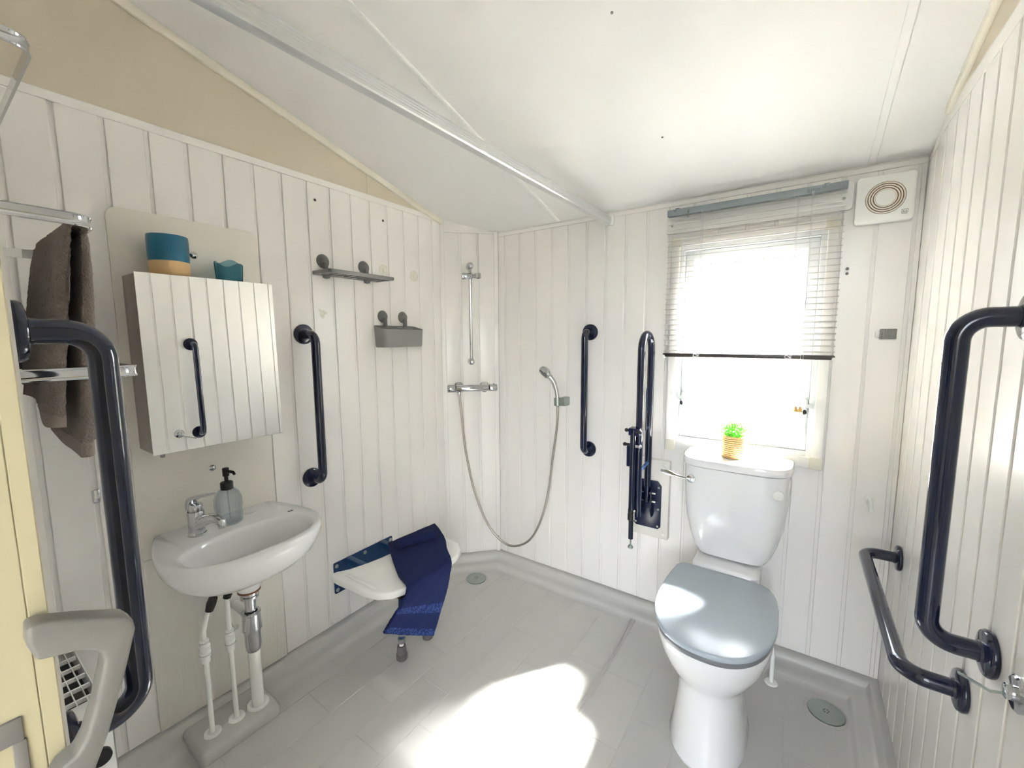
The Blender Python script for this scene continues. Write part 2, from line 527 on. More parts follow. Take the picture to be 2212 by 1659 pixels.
# ceiling
def slope_pts(x, y, d):      # d below the ceiling
    return (x, y, cz(y)-d)
def slope_box(x0, x1, y0, y1, d0, d1):
    V = [slope_pts(x, y, d) for d in (d0, d1) for (x, y) in ((x0, y0), (x1, y0), (x1, y1), (x0, y1))]
    return V, [(0, 3, 2, 1), (4, 5, 6, 7), (0, 1, 5, 4), (1, 2, 6, 5), (2, 3, 7, 6), (3, 0, 4, 7)]
ceiling = struct('ceiling', join(slope_box(-1.8, 1.3, -0.2, 2.06, -0.05, 0.0), box(-1.8, 1.3, -1.66, -0.2, cz(-0.2), cz(-0.2)+0.05)), M_CEIL, 'sloping white vinyl ceiling rising towards the doorway')
for x in (-1.062, 0.168):
    g = slope_box(x-0.011, x+0.011, -0.1, 1.975, -0.004, 0.006)
    part('cover_strip', bevel_geo(g, 0.004, 3), M_CEIL, ceiling)
for (x, y) in ((-0.444, 1.104), (-0.442, 1.584)):
    part('screw_cap', lathe([(0.001, -0.003), (0.0035, -0.002), (0.004, 0.002)], (x, y, cz(y)), (0, 0, 1), 10), M_GREY, ceiling)
struct('trim_1', bevel_geo(slope_box(XL-0.003, XL+0.012, YF, 1.975, 0.0, 0.030), 0.004, 2), M_TRIM, 'cream strip along the ceiling edge above the basin wall')
struct('trim_2', bevel_geo(slope_box(XR-0.012, XR+0.003, 0.0, 1.76, 0.0, 0.026), 0.004, 2), M_TRIM, 'cream strip along the ceiling edge at the right-hand wall')
struct('trim_3', join(chbox(-0.004, 0.020, -0.002, 0.004, 0.055, 2.012, 0.0015), chbox(-0.004, 0.004, -0.01, 0.006, 0.055, 2.012, 0.0015)), M_WALL, 'white corner strip between basin wall and angled panel')
t4 = struct('trim_4', chbox(CL-0.024, CL-0.001, -0.002, 0.005, 0.055, 1.957, 0.0015), M_WALL, 'white corner strip between angled panel and window wall')
part('screw', lathe([(0.005, 0), (0.005, 0.002), (0.003, 0.003)], ch(CL-0.014, 0.005, 0.152), (cnor.x, cnor.y, 0), 12), M_STEEL, t4)

# ------------------------------------------------------------------ floor tray
def offset_line(d):
    s = math.tan(math.radians(22.5))*d
    a = Vector((XL+d, 1.752-s*0.0))
    # left edge x=XL+d meets chamfer offset: x-y = -3.434 + d*sqrt2
    k = -3.434 + d*math.sqrt(2)
    return [(XL+d, -0.2), (XL+d, XL+d-k), (YB-d+k, YB-d), (XR-d, YB-d), (XR-d, -0.2)]
prof = [(-0.03, 0.0), (-0.03, 0.058), (0.014, 0.06), (0.022, 0.059), (0.028, 0.054), (0.034, 0.040), (0.042, 0.029), (0.052, 0.025), (0.072, 0.0225), (0.082, 0.018), (0.090, 0.008), (0.100, 0.001), (0.115, -0.0012)]
V, Fc = [], []
for d, z in prof:
    V += [(x, y, z) for x, y in offset_line(d)]
for i in range(len(prof)-1):
    for j in range(4):
        a = i*5+j
        Fc.append((a, a+1, a+6, a+5))
base = len(V)-5
Fc.append(tuple(range(base, base+5)))
g_tray = (V, Fc)
g_under = box(-1.8, 1.3, -1.66, 2.06, -0.06, -0.03)
hall_floor = struct('floor_hall', box(-1.75, 1.24, -1.6, -0.2, -0.03, -0.002), M_FLOOR, 'grey floor of the hallway outside the doorway')
floor = struct('floor', join(g_tray, g_under), M_FLOOR, 'grey moulded shower floor with an upstand around its edge')
def clip(poly, a, b, c):      # keep a*x+b*y <= c
    out = []
    for i in range(len(poly)):
        p, q = poly[i], poly[(i+1) % len(poly)]
        dp, dq = a*p[0]+b*p[1]-c, a*q[0]+b*q[1]-c
        if dp <= 0: out.append(p)
        if dp*dq < 0:
            t = dp/(dp-dq)
            out.append((p[0]+t*(q[0]-p[0]), p[1]+t*(q[1]-p[1])))
    return out
cols = [-1.64+0.15*k for k in range(8)] + [-0.574+0.15*k for k in range(6)]
for k in range(13):
    if k == 7: continue
    x0, x1 = cols[k], cols[k+1]
    off = (0.015 if k % 2 == 0 else 0.165)
    for j in range(-1, 7):
        y0, y1 = off+0.3*j, off+0.3*(j+1)
        p = [(x0+0.0012, y0+0.0012), (x1-0.0012, y0+0.0012), (x1-0.0012, y1-0.0012), (x0+0.0012, y1-0.0012)]
        p = clip(p, 1, 0, XR-0.116)
        p = clip(p, 0, 1, YB-0.116)
        p = clip(p, -1, 0, -(XL+0.116))
        p = clip(p, -1, 1, 3.434-0.116*math.sqrt(2))
        p = clip(p, 0, -1, 0.19)
        if len(p) < 3: continue
        xs_ = [q[0] for q in p]; ys_ = [q[1] for q in p]
        if max(xs_)-min(xs_) < 0.008 or max(ys_)-min(ys_) < 0.008: continue
        n = len(p)
        cxx, cyy = sum(xs_)/n, sum(ys_)/n
        def sh(q, e):
            v = Vector((cxx-q[0], cyy-q[1]))
            return (q[0]+v.normalized().x*e, q[1]+v.normalized().y*e)
        Vt = [(q[0], q[1], -0.003) for q in p] + [(q[0], q[1], -0.0007) for q in p] + [sh(q, 0.0016)+(0.0,) for q in p]
        Ft = [tuple(range(2*n, 3*n))]
        for i in range(n):
            i2 = (i+1) % n
            Ft += [(i, i2, n+i2, n+i), (n+i, n+i2, 2*n+i2, 2*n+i)]
        part('floor_tile', (Vt, Ft), M_FLOOR, floor, smooth=8)
part('tray_ridge', bevel_geo(join(box(-0.603, -0.594, 0.0, 1.885, -0.004, 0.004), box(-0.587, -0.580, 0.0, 1.885, -0.004, 0.003)), 0.002, 2), M_FLOOR, floor)
part('pipe_boss', bevel_geo(prism(rrect(-1.66, -1.487, 0.415, 0.665, 0.02), XY, -0.01, 0.046), 0.018, 3), M_FLOOR, floor)

# ------------------------------------------------------------------ window
win = bpy.data.objects.new('window_1', None)
COL.objects.link(win)
win.location = (-0.2, 2.0, HZ0)
tag(win, 'white framed window with rippled obscure glass above the toilet', None, None, 'structure')
tw = 0.030
part('trim_bar', box(-0.452, 0.054, 1.966, 1.984, 1.752, 1.786, 0.003), M_TRIMW, win)
part('trim_bar', box(-0.452, 0.054, 1.966, 1.984, 0.846, 0.888, 0.003), M_TRIMW, win)
part('trim_bar', box(-0.492, -0.458, 1.966, 1.984, 0.89, 1.752, 0.003), M_TRIMW, win)
part('trim_bar', box(0.060, 0.093, 1.966, 1.984, 0.89, 1.752, 0.003), M_TRIMW, win)
for x0, x1 in ((-0.494, -0.450), (0.052, 0.096)):
    for z0, z1 in ((0.842, 0.892), (1.748, 1.79)):
        part('corner_block', box(x0, x1, 1.964, 1.984, z0, z1, 0.003), M_CORN, win)
def ring(x0, x1, z0, z1, w, y0, y1, b):
    return join(box(x0, x0+w, y0, y1, z0, z1, b), box(x1-w, x1, y0, y1, z0, z1, b), box(x0+w*0.9, x1-w*0.9, y0, y1, z0, z0+w, b), box(x0+w*0.9, x1-w*0.9, y0, y1, z1-w, z1, b))
part('window_frame', ring(-0.460, 0.062, 0.886, 1.752, 0.022, 1.975, 2.035, 0.003), M_PVC, win)
sash = part('sash', ring(-0.437, 0.040, 0.909, 1.729, 0.037, 1.988, 2.03, 0.005), M_PVC, win)
part('pane', box(-0.402, 0.005, 2.010, 2.015, 0.944, 1.694), M_PANE, sash, smooth=0)
part('glazing_bead', ring(-0.404, 0.007, 0.942, 1.696, 0.004, 2.004, 2.0095, 0.001), M_DGREY, sash)
for sx, x in ((1, -0.424), (-1, 0.027)):
    hnd = part('window_handle', bevel_geo(prism(rrect(x-0.009, x+0.009, 1.045, 1.115, 0.009), XZ, 1.974, 1.989), 0.003, 2), M_PVC, win)
    part('lever', tube([(x, 1.972, 1.075), (x, 1.958, 1.07), (x-0.004*sx, 1.95, 1.05), (x-0.008*sx, 1.948, 0.965)], [0.008, 0.009, 0.008, 0.005], 12), M_PVC, hnd)
    part('grip_pad', sphere((x, 1.949, 1.066), 0.008, 12, 8, (0.9, 0.5, 1.5)), M_BLACK, hnd)
    part('catch', box(x-sx*0.012-0.012, x-sx*0.012+0.012, 1.972, 1.99, 1.08, 1.096, 0.003), M_PVC, hnd)

# outside world close to the window
gr_o = struct('ground_outside', box(-6, 8, 2.2, 14, -0.75, -0.70), M_GROUND, 'pale gravel ground outside the window')
hv = []
hedge = sphere((0, 0, 0), 1.0, 32, 18, (1.6, 0.5, 0.9))
hedge = ([tuple(Vector(p)*(1+0.06*math.sin(9*p[0]+5*p[2])+0.05*math.sin(13*p[2]+7*p[1]))+Vector((0.6, 5.4, -0.25))) for p in hedge[0]], hedge[1])
single('hedge', hedge, M_HEDGE, 'dark low hedge seen blurred through the obscure glass', 'hedge')

tree = thing('fleck_tree', 'invented dark tree that puts dark flecks in the top of the obscure glass', 'tree', (-0.9, 9.0, -0.7))  # invented tree in place of an eave, darkens flecks at the pane top
cr = sphere((0, 0, 0), 1.0, 40, 24, (1.7, 1.0, 0.62))
cr = ([tuple(Vector(p)*(1+0.08*math.sin(7*p[0]+4*p[2])+0.07*math.sin(11*p[2]+9*p[1]+5*p[0]))+Vector((-0.9, 9.0, 3.02))) for p in cr[0]], cr[1])
part('crown', cr, M_HEDGE, tree)
part('trunk', tube([(-0.9, 9.0, -0.7), (-0.88, 9.02, 1.2), (-0.9, 9.0, 2.7)], [0.07, 0.05, 0.04], 12), M_BROWN, tree)

# ------------------------------------------------------------------ venetian blind
BX0, BX1, BY = -0.506, 0.106, 1.935
blind = thing('venetian_blind', 'white venetian blind lowered over the upper window with a dark bottom rail', 'blind', (-0.2, BY, 1.285))
part('head_rail', box(BX0, BX1, BY-0.0125, BY+0.0125, 1.873, 1.899, 0.002), M_BHEAD, blind, label='blue-grey metal head rail')
for x in (-0.465, 0.045):
    part('bracket', join(box(x-0.008, x+0.008, BY-0.014, BY+0.0285, 1.899, 1.902, 0.001), torus((x-0.008, BY-0.0145, 1.892), (0, 1, 0), 0.004, 0.001, 14, 6)), M_CLEAR, blind)
sec = []
for k in range(7):
    a = -1+2*k/6
    sec.append((a*0.008, 0.0010*(1-a*a)))
sect = sec + [(p[0], p[1]-0.0006) for p in reversed(sec)]
slat_me = mesh_from('slat', loft([[(x, q[0], q[1]) for q in sect] for x in (BX0+0.002, BX1-0.002)]), M_BLIND, 40)
for i in range(26):
    o = bpy.data.objects.new('slat', slat_me)
    COL.objects.link(o)
    o.parent = blind
    o.location = Vector((0, BY, 1.8605-0.0224*i)) - Vector(blind.location)
    o.rotation_euler = (math.radians(17+random.uniform(-2, 2)), 0, 0)
br = part('bottom_rail', bevel_geo(box(BX0, BX1, BY-0.013, BY+0.013, 1.272, 1.288), 0.004, 3), M_BBOT, blind, label='dark bottom rail')
for x0, x1 in ((BX0-0.002, BX0+0.010), (BX1-0.010, BX1+0.002)):
    part('end_cap', box(x0, x1, BY-0.0145, BY+0.0145, 1.268, 1.2815, 0.003), M_PLW, br)
for x in (-0.367, -0.038):
    part('ladder_cord', join(tube([(x, BY-0.0135, 1.873), (x, BY-0.0135, 1.29)], 0.0008, 6), tube([(x, BY+0.0135, 1.873), (x, BY+0.0135, 1.29)], 0.0008, 6), tube([(x+0.004, BY, 1.873), (x+0.004, BY, 1.29)], 0.0007, 6)), M_CORD, blind)
    kk = [(x+0.012*math.sin(t*0.9), BY-0.015-0.002*math.cos(t*1.7), 1.281+0.006*math.sin(t*1.3)) for t in range(14)]
    part('cord_knot', tube(kk, 0.0009, 6), M_CORD, blind)
c1 = [(0.004, 1.918, 1.880), (0.005, 1.912, 1.70), (0.006, 1.911, 1.50), (0.003, 1.911, 1.30), (-0.002, 1.911, 1.09)]
c2 = [(0.008, 1.918, 1.880), (0.009, 1.912, 1.70), (0.007, 1.911, 1.50), (0.010, 1.911, 1.30), (0.011, 1.911, 1.09)]
part('pull_cord', join(tube(c1, 0.0009, 6), tube(c2, 0.0009, 6), sphere((0.0065, 1.911, 1.495), 0.003, 8, 6)), M_CORD, blind)
for x in (-0.002, 0.012):
    part('tassel', lathe([(0.002, 0), (0.0075, 0.001), (0.0075, 0.006), (0.0035, 0.02), (0.002, 0.021)], (x, 1.911, 1.072), (0, 0, 1), 14), M_WOODT, blind)
part('cord_lock', box(-0.012, 0.026, BY-0.0145, BY-0.012, 1.877, 1.889, 0.001), M_CLEAR, blind)
part('wand_hook', join(box(-0.423, -0.413, BY-0.0155, BY-0.012, 1.877, 1.889, 0.001), tube([(-0.418, BY-0.016, 1.88), (-0.418, BY-0.020, 1.868), (-0.419, BY-0.020, 1.858)], 0.0025, 8)), M_CLEAR, blind)
bb = thing('blind_backing_board', 'white board with rounded corners fixed behind the top of the blind', 'board', (-0.2, 1.972, 1.808))
part('board', bevel_geo(prism(rrect(-0.520, 0.124, 1.808, 1.905, 0.012), XZ, 1.964, 1.9795), 0.0025, 2), M_PLW, bb)
for x, z in ((-0.492, 1.842), (0.098, 1.848)):
    part('screw', join(lathe([(0.006, 0), (0.006, 0.002), (0.003, 0.003)], (x, 1.9645, z), (0, -1, 0), 12)), M_STEEL, bb)

# ------------------------------------------------------------------ extractor fan
fan = thing('extractor_fan', 'square white extractor fan with dusty round grille beside the blind', 'fan', (0.21, 1.965, 1.747))
part('casing', bevel_geo(prism(rrect(0.131, 0.287, 1.747, 1.906, 0.012), XZ, 1.945, 1.9795), 0.010, 4), M_PLW, fan)
FC = (0.209, 1.9445, 1.826)
part('dust_recess', lathe([(0.024, 0), (0.024, 0.0016), (0.053, 0.0016), (0.053, 0)], FC, (0, -1, 0), 48), M_BROWN, fan, label='rust-brown dusty recess')
for R in (0.0285, 0.0355, 0.0425, 0.0495):
    part('grille_ring', torus((FC[0], FC[1]-0.0018, FC[2]), (0, 1, 0), R, 0.0023, 48, 8), M_TRIM, fan)
part('centre_cap', lathe([(0.026, 0), (0.026, 0.003), (0.022, 0.0045), (0.001, 0.0048)], FC, (0, -1, 0), 40), M_PLW, fan)
def text_geo(s, size, org, rot):
    cu = bpy.data.curves.new('t', 'FONT')
    cu.body = s
    cu.size = size
    cu.extrude = 0.0003
    cu.align_x = 'CENTER'
    ob = bpy.data.objects.new('t', cu)
    COL.objects.link(ob)
    me = bpy.data.meshes.new_from_object(ob.evaluated_get(bpy.context.evaluated_depsgraph_get()))
    Mx = Matrix.Translation(org) @ rot
    g = ([tuple(Mx @ v.co) for v in me.vertices], [tuple(p.vertices) for p in me.polygons])
    bpy.data.objects.remove(ob)
    bpy.data.meshes.remove(me)
    return g
RX = Matrix.Rotation(math.radians(90), 4, 'X')
part('maker_mark', join(text_geo('KS', 0.0095, (0.2615, 1.9446, 1.7705), RX), ring(0.2535, 0.2695, 1.7685, 1.7805, 0.0008, 1.9443, 1.9452, 0), box(0.2535, 0.2675, 1.9443, 1.9452, 1.7655, 1.7663)), M_INK, fan, smooth=0)

# ------------------------------------------------------------------ small fittings on the window wall
cl = thing('wall_clip', 'small grey ridged clip on the wall right of the window', 'clip', (0.244, 1.97, 1.345))
part('clip_body', join(*[cyl((0.233+0.006*k, 1.967, 1.347), (0.233+0.006*k, 1.967, 1.383), 0.0055 if k % 2 else 0.0045, 12, 0.001) for k in range(7)], box(0.228, 0.272, 1.968, 1.9795, 1.349, 1.381, 0.002)), M_GREY, cl)
part('end_tab', box(0.217, 0.229, 1.970, 1.9795, 1.354, 1.376, 0.002), M_PLW, cl)
hk = thing('coat_peg', 'small white plastic hook low on the wall right of the toilet', 'hook', (0.243, 1.97, 0.73))
part('rose', lathe([(0.014, 0), (0.014, 0.003), (0.010, 0.005)], (0.243, 1.9795, 0.760), (0, -1, 0), 20), M_PLW, hk)
part('peg', tube([(0.243, 1.974, 0.760), (0.244, 1.958, 0.757), (0.246, 1.948, 0.735), (0.248, 1.944, 0.722)], [0.007, 0.006, 0.006, 0.008], 12), M_PLW, hk)
for z in (1.602, 1.585):
    part('screw', lathe([(0.005, 0), (0.005, 0.002), (0.002, 0.003)], (0.124, 1.9795, z), (0, -1, 0), 12), M_DGREY, wall_back, label='small dark screw head right of the blind')

# ------------------------------------------------------------------ grab bars
def grab_bar(label, A, B, nrm, stand, r=0.0172, R=0.05, group='navy grab bars', bend_r=0.055):
    A, B, nrm = Vector(A), Vector(B), Vector(nrm).normalized()
    t = thing('grab_bar', label, 'grab bar', B if B.z < A.z else A, group)
    path = fillet([A+nrm*0.006, A+nrm*stand, B+nrm*stand, B+nrm*0.006], bend_r, 12)
    part('bar', tube(path, r, 24), M_NAVY, t)
    for P in (A, B):
        part('flange', lathe([(0.040, 0.0003), (0.041, 0.004), (0.041, 0.008), (0.038, 0.0125), (0.032, 0.0145), (0.0195, 0.015), (0.0185, 0.019), (0.015, 0.019)], P, nrm, 40), M_NAVY, t)
    return t
grab_bar('navy grab bar on the wall between the mirror cabinet and the grey shelf', (XL, 0.938, 1.379), (XL, 0.938, 0.776), (1, 0, 0), 0.088)
grab_bar('navy grab bar upright on the wall left of the fold-up rail', (-0.878, YB, 1.385), (-0.878, YB, 0.784), (0, -1, 0), 0.068)
grab_bar('large navy grab bar upright on the right-hand wall', (XR, 1.052, 1.39), (XR, 1.052, 0.792), (-1, 0, 0), 0.088)
grab_bar('low navy grab bar running level along the right-hand wall beside the toilet', (XR, 1.812, 0.624), (XR, 1.158, 0.640), (-1, 0, 0), 0.095)
grab_bar('nearest navy grab bar, on the partition beside the cream door', (-0.850, YF, 1.372), (-0.850, YF, 0.776), (0, 1, 0), 0.086)

# ------------------------------------------------------------------ fold-up support rail by the toilet
fr = thing('fold_up_rail', 'navy fold-up support rail folded upright on its white wooden block', 'support rail', (-0.552, 1.95, 0.41))
blk = part('mounting_block', box(-0.640, -0.463, 1.948, 1.9795, 0.411, 0.788, 0.003), M_WOODW, fr, label='white painted wooden block')
for x, z in ((-0.482, 0.765), (-0.484, 0.432), (-0.622, 0.432)):
    part('screw_cap', lathe([(0.007, 0), (0.007, 0.002), (0.004, 0.0035)], (x, 1.948, z), (0, -1, 0), 14), M_PLW, blk)
pl = [(-0.622, 0.470), (-0.610, 0.458), (-0.507, 0.458), (-0.495, 0.470), (-0.495, 0.668), (-0.512, 0.690), (-0.602, 0.690), (-0.622, 0.668)]
pt = part('hinge_plate', prism(pl, XZ, 1.9395, 1.948, 0.002), M_NAVYP, fr)
for x, z in ((-0.507, 0.660), (-0.507, 0.555), (-0.611, 0.475), (-0.508, 0.472), (-0.611, 0.660)):
    part('screw', lathe([(0.005, 0), (0.005, 0.0015), (0.0025, 0.002)], (x, 1.9395, z), (0, -1, 0), 12), M_STEEL, pt)
yf_, yr_ = 1.770, 1.912
xr_ = -0.552
part('hoop', tube(fillet([(xr_, yf_, 0.575), (xr_, yf_, 1.372), (xr_, yr_, 1.372), (xr_, yr_, 0.595)], 0.0708, 14), 0.0155, 20), M_NAVY, fr)
for s in (-1, 1):
    ck = [(1.940, 0.520), (1.940, 0.668), (1.905, 0.668), (1.888, 0.640), (1.888, 0.560), (1.915, 0.520)]
    x = xr_ + s*0.021
    part('hinge_cheek', prism(ck, YZ, x-0.002, x+0.002, 0.001), M_NAVYP, fr)
for z in (0.640, 0.600):
    part('hinge_bolt', cyl((xr_-0.030, 1.908, z), (xr_+0.040, 1.908, z), 0.005, 12, 0.002), M_CHROME, fr)
part('brace', tube([(xr_, yf_+0.005, 0.770), (xr_, yr_-0.005, 0.785)], 0.0075, 14), M_BLUEP, fr)
part('brace', tube([(xr_, yr_-0.05, 0.945), (xr_, yr_-0.005, 0.955)], 0.004, 10), M_BLUEP, fr)
part('lock_rod', tube([(xr_+0.001, yr_-0.05, 0.945), (xr_, yr_-0.052, 1.12), (xr_+0.002, yr_-0.050, 1.135)], 0.0035, 10), M_NAVYP, fr)
lx, ly = -0.571, 1.748
lg = part('support_leg', join(tube([(lx, ly, 0.965), (lx, ly, 0.60)], 0.0130, 16), tube([(lx, ly, 0.60), (lx, ly, 0.475)], 0.0105, 16)), M_NAVY, fr)
part('bracket_clamp', bevel_geo(box(lx-0.018, xr_+0.012, ly-0.012, yf_+0.012, 0.940, 0.972), 0.003, 2), M_NAVYP, fr)
for z, w in ((0.960, 0.0), (0.897, -0.006)):
    part('cap_nut', join(sphere((lx-0.030+w, ly, z), 0.0085, 12, 8), cyl((lx-0.026+w, ly, z), (lx-0.014, ly, z), 0.006, 10)), M_BLACK, lg)
    part('cap_nut', join(sphere((lx+0.030, ly-0.006, z-0.002), 0.0095, 12, 8), cyl((lx+0.013, ly-0.006, z-0.002), (lx+0.026, ly-0.006, z-0.002), 0.007, 10)), M_BLACK if w == 0 else M_CHROME, lg)
part('stay', prism([(ly-0.004, 0.895), (ly+0.004, 0.895), (ly+0.003, 0.80), (ly-0.001, 0.80)], YZ, lx-0.026, lx-0.014), M_NAVYP, lg)
part('collar', join(cyl((lx, ly, 0.560), (lx, ly, 0.592), 0.0155, 16, 0.003), cyl((lx, ly, 0.592), (lx, ly, 0.612), 0.0145, 16, 0.003)), M_BLACK, lg)
part('spring_clip', join(sphere((lx+0.016, ly-0.010, 0.607), 0.006, 10, 8), cyl((lx+0.016, ly-0.011, 0.568), (lx+0.016, ly-0.011, 0.604), 0.003, 8)), M_CHROME, lg)
ft = part('screw_foot', join(cyl((lx, ly, 0.475), (lx, ly, 0.442), 0.0040, 12), lathe([(0.0085, 0), (0.012, 0.003), (0.012, 0.006), (0.0075, 0.014), (0.0045, 0.016)], (lx, ly, 0.431), (0, 0, 1), 18)), M_STEEL, lg)

# ------------------------------------------------------------------ toilet
TX = -0.190
def ring_se(z, cx, cy, a, bf, bb, n=40, pf=2.2, pb=3.5):
    out = []
    for k in range(n):
        t = 2*math.pi*k/n
        c, s = math.cos(t), math.sin(t)
        p = pf if s < 0 else pb
        x = a*math.copysign(abs(c)**(2/p), c)
        y = (bf if s < 0 else bb)*math.copysign(abs(s)**(2/p), s)
        out.append((cx+x, cy+y, z))
    return out
toilet = thing('toilet', 'white close-coupled toilet with a silver-grey closed lid under the window', 'toilet', (TX, 1.6, 0.0))
pan = [ (0.000, 0.118, 1.290, 1.66), (0.010, 0.120, 1.286, 1.66), (0.05, 0.110, 1.300, 1.66), (0.12, 0.104, 1.322, 1.66), (0.18, 0.102, 1.334, 1.66), (0.225, 0.108, 1.328, 1.66),
        (0.255, 0.118, 1.315, 1.66), (0.29, 0.142, 1.290, 1.67), (0.335, 0.162, 1.268, 1.68), (0.38, 0.173, 1.253, 1.69), (0.405, 0.176, 1.250, 1.70), (0.415, 0.172, 1.254, 1.70)]
rings = []
for z, a, y0, y1 in pan:
    cy = y0+ (y1-y0)*0.52
    rings.append(ring_se(z, TX, cy, a, cy-y0, y1-cy, 48, 2.25, 3.0))
part('pan', loft(rings), M_CERAM, toilet)
part('cistern_shelf', bevel_geo(prism(rrect(TX-0.125, TX+0.112, 1.722, 1.955, 0.03), XY, 0.30, 0.462), 0.014, 3), M_CERAM, toilet)
def lid_poly(e):
    pts = []
    n = 40
    # front: half ellipse; back: straight edge with rounded corners
    for k in range(n+1):
        t = math.pi + math.pi*k/n
        c, s = math.cos(t), math.sin(t)
        pts.append((TX+(0.183+e)*math.copysign(abs(c)**(2/2.35), c), 1.50+(0.268+e)*math.copysign(abs(s)**(2/2.35), s)))
    pts += [(TX+0.181+e, 1.58), (TX+0.174+e, 1.635), (TX+0.163+e, 1.672), (TX+0.146+e, 1.698), (TX+0.122+e, 1.712+e), (TX-0.142-e, 1.720+e), (TX-0.159-e, 1.712), (TX-0.170-e, 1.692), (TX-0.177-e, 1.64), (TX-0.182-e, 1.58)]
    return pts
part('seat', prism(lid_poly(-0.004), XY, 0.416, 0.432, 0.003), M_LIDE, toilet, label='grey toilet seat edge')
part('lid', prism(lid_poly(0.0), XY, 0.4325, 0.452, 0.006, 3), M_LID, toilet, label='silver-grey lid')
def cist(z, a, yf, yb, pf=4.6, n=64):
    cy = yb-0.02
    return ring_se(z, TX+0.002, cy, a, cy-yf, yb-cy, n, pf, 6)
body = [cist(0.470, 0.122, 1.800, 1.955), cist(0.474, 0.130, 1.793, 1.957), cist(0.50, 0.145, 1.783, 1.958), cist(0.55, 0.161, 1.776, 1.958), cist(0.62, 0.177, 1.771, 1.958), cist(0.70, 0.185, 1.768, 1.958), cist(0.80, 0.189, 1.766, 1.958), cist(0.8385, 0.189, 1.766, 1.958)]
part('cistern', loft(body), M_CERAM, toilet)
lidc = [cist(0.8405, 0.188, 1.765, 1.958), cist(0.843, 0.194, 1.758, 1.960), cist(0.862, 0.196, 1.756, 1.960), cist(0.871, 0.192, 1.760, 1.960), cist(0.875, 0.183, 1.772, 1.957), cist(0.8765, 0.16, 1.80, 1.95)]
part('cistern_lid', loft(lidc), M_CERAM, toilet)
lv = part('flush_rose', lathe([(0.0165, -0.004), (0.0165, 0.004), (0.014, 0.007), (0.010, 0.0075), (0.009, 0.012), (0.001, 0.0125)], (-0.337, 1.7735, 0.785), (0.1, -1, 0), 26), M_CHROME, toilet)
sp = [(0.337, 0.004), (0.36, 0.0035), (0.395, 0.0045), (0.41, 0.010), (0.43, 0.010), (0.447, 0.006), (0.454, 0.006)]
up_ = [(-x, h+ (0.785+ (x-0.337)*0.16)) for x, h in sp]
lo_ = [(-x, -h+(0.785+(x-0.337)*0.16)) for x, h in reversed(sp)]
part('flush_lever', prism(up_+lo_, XZ, 1.757, 1.762, 0.0015), M_CHROME, lv)
part('blanking_cap', lathe([(0.0185, -0.004), (0.0185, 0.002), (0.015, 0.005), (0.001, 0.006)], (-0.036, 1.771, 0.776), (-0.12, -1, 0), 26), M_PLW, toilet)
sup = thing('toilet_supply_stub', 'short white pipe stub with collar on the floor behind the toilet', 'pipe', (-0.03, 1.80, 0))
part('pipe', tube([(-0.020, 1.818, 0.0), (-0.020, 1.818, 0.12), (-0.06, 1.86, 0.30)], 0.008, 12), M_PLW, sup)
part('collar', lathe([(0.022, 0.001), (0.024, 0.004), (0.020, 0.009), (0.010, 0.010)], (-0.020, 1.818, 0.0), (0, 0, 1), 22), M_PLW, sup)

# ------------------------------------------------------------------ plant on the cistern
plant = thing('potted_plant', 'small green plant in a woven seagrass pot on the cistern lid', 'plant', (-0.200, 1.860, 0.8765))
nS, nR = 72, 60
rings = []
for i in range(nR+1):
    h = 0.001+0.088*i/nR
    row = i/nR*11
    rr = []
    for k in range(nS):
        th = 2*math.pi*k/nS
        rr_ = 0.0395 + 0.0022*abs(math.sin(math.pi*row)) + 0.0007*math.sin(18*th + int(row)*2.1 + row*3)
        rr.append((-0.200+rr_*math.cos(th), 1.860+rr_*math.sin(th), 0.8765+h))
    rings.append(rr)
rings += [[(-0.200+0.034*math.cos(2*math.pi*k/nS), 1.860+0.034*math.sin(2*math.pi*k/nS), 0.8765+zz) for k in range(nS)] for zz in (0.089, 0.075)]
part('woven_pot', loft(rings), M_ROPE, plant, smooth=60)
gs = []
for k in range(150):
    a = random.uniform(0, 2*math.pi)
    sp_ = random.random()**0.6
    top_ = Vector((-0.200+0.058*sp_*math.cos(a), 1.860+0.058*sp_*math.sin(a), 0.8765+0.098+0.05*(1-0.6*sp_**2)*random.uniform(0.6, 1.05)))
    bot_ = Vector((-0.200+0.025*sp_*math.cos(a), 1.860+0.025*sp_*math.sin(a), 0.8765+0.072))
    mid_ = (top_+bot_)/2 + Vector((0, 0, 0.008))
    gs.append(tube([bot_, mid_, top_], [0.0008, 0.0007, 0.0005], 4))
    for j in range(7):
        t = random.uniform(0.3, 1.05)
        p = bot_.lerp(top_, t) + Vector((random.uniform(-.006, .006), random.uniform(-.006, .006), random.uniform(-.004, .004)))
        d = Vector((random.uniform(-1, 1), random.uniform(-1, 1), random.uniform(-0.1, 1.0))).normalized()
        s_ = d.orthogonal().normalized()
        L_, w_ = random.uniform(0.006, 0.010), random.uniform(0.0016, 0.0026)
        gs.append(([p, p+d*L_*0.5+s_*w_, p+d*L_, p+d*L_*0.5-s_*w_], [(0, 1, 2, 3)]))
fo = part('foliage', join(*gs), M_LEAF, plant, smooth=0)
fo['kind'] = 'stuff'

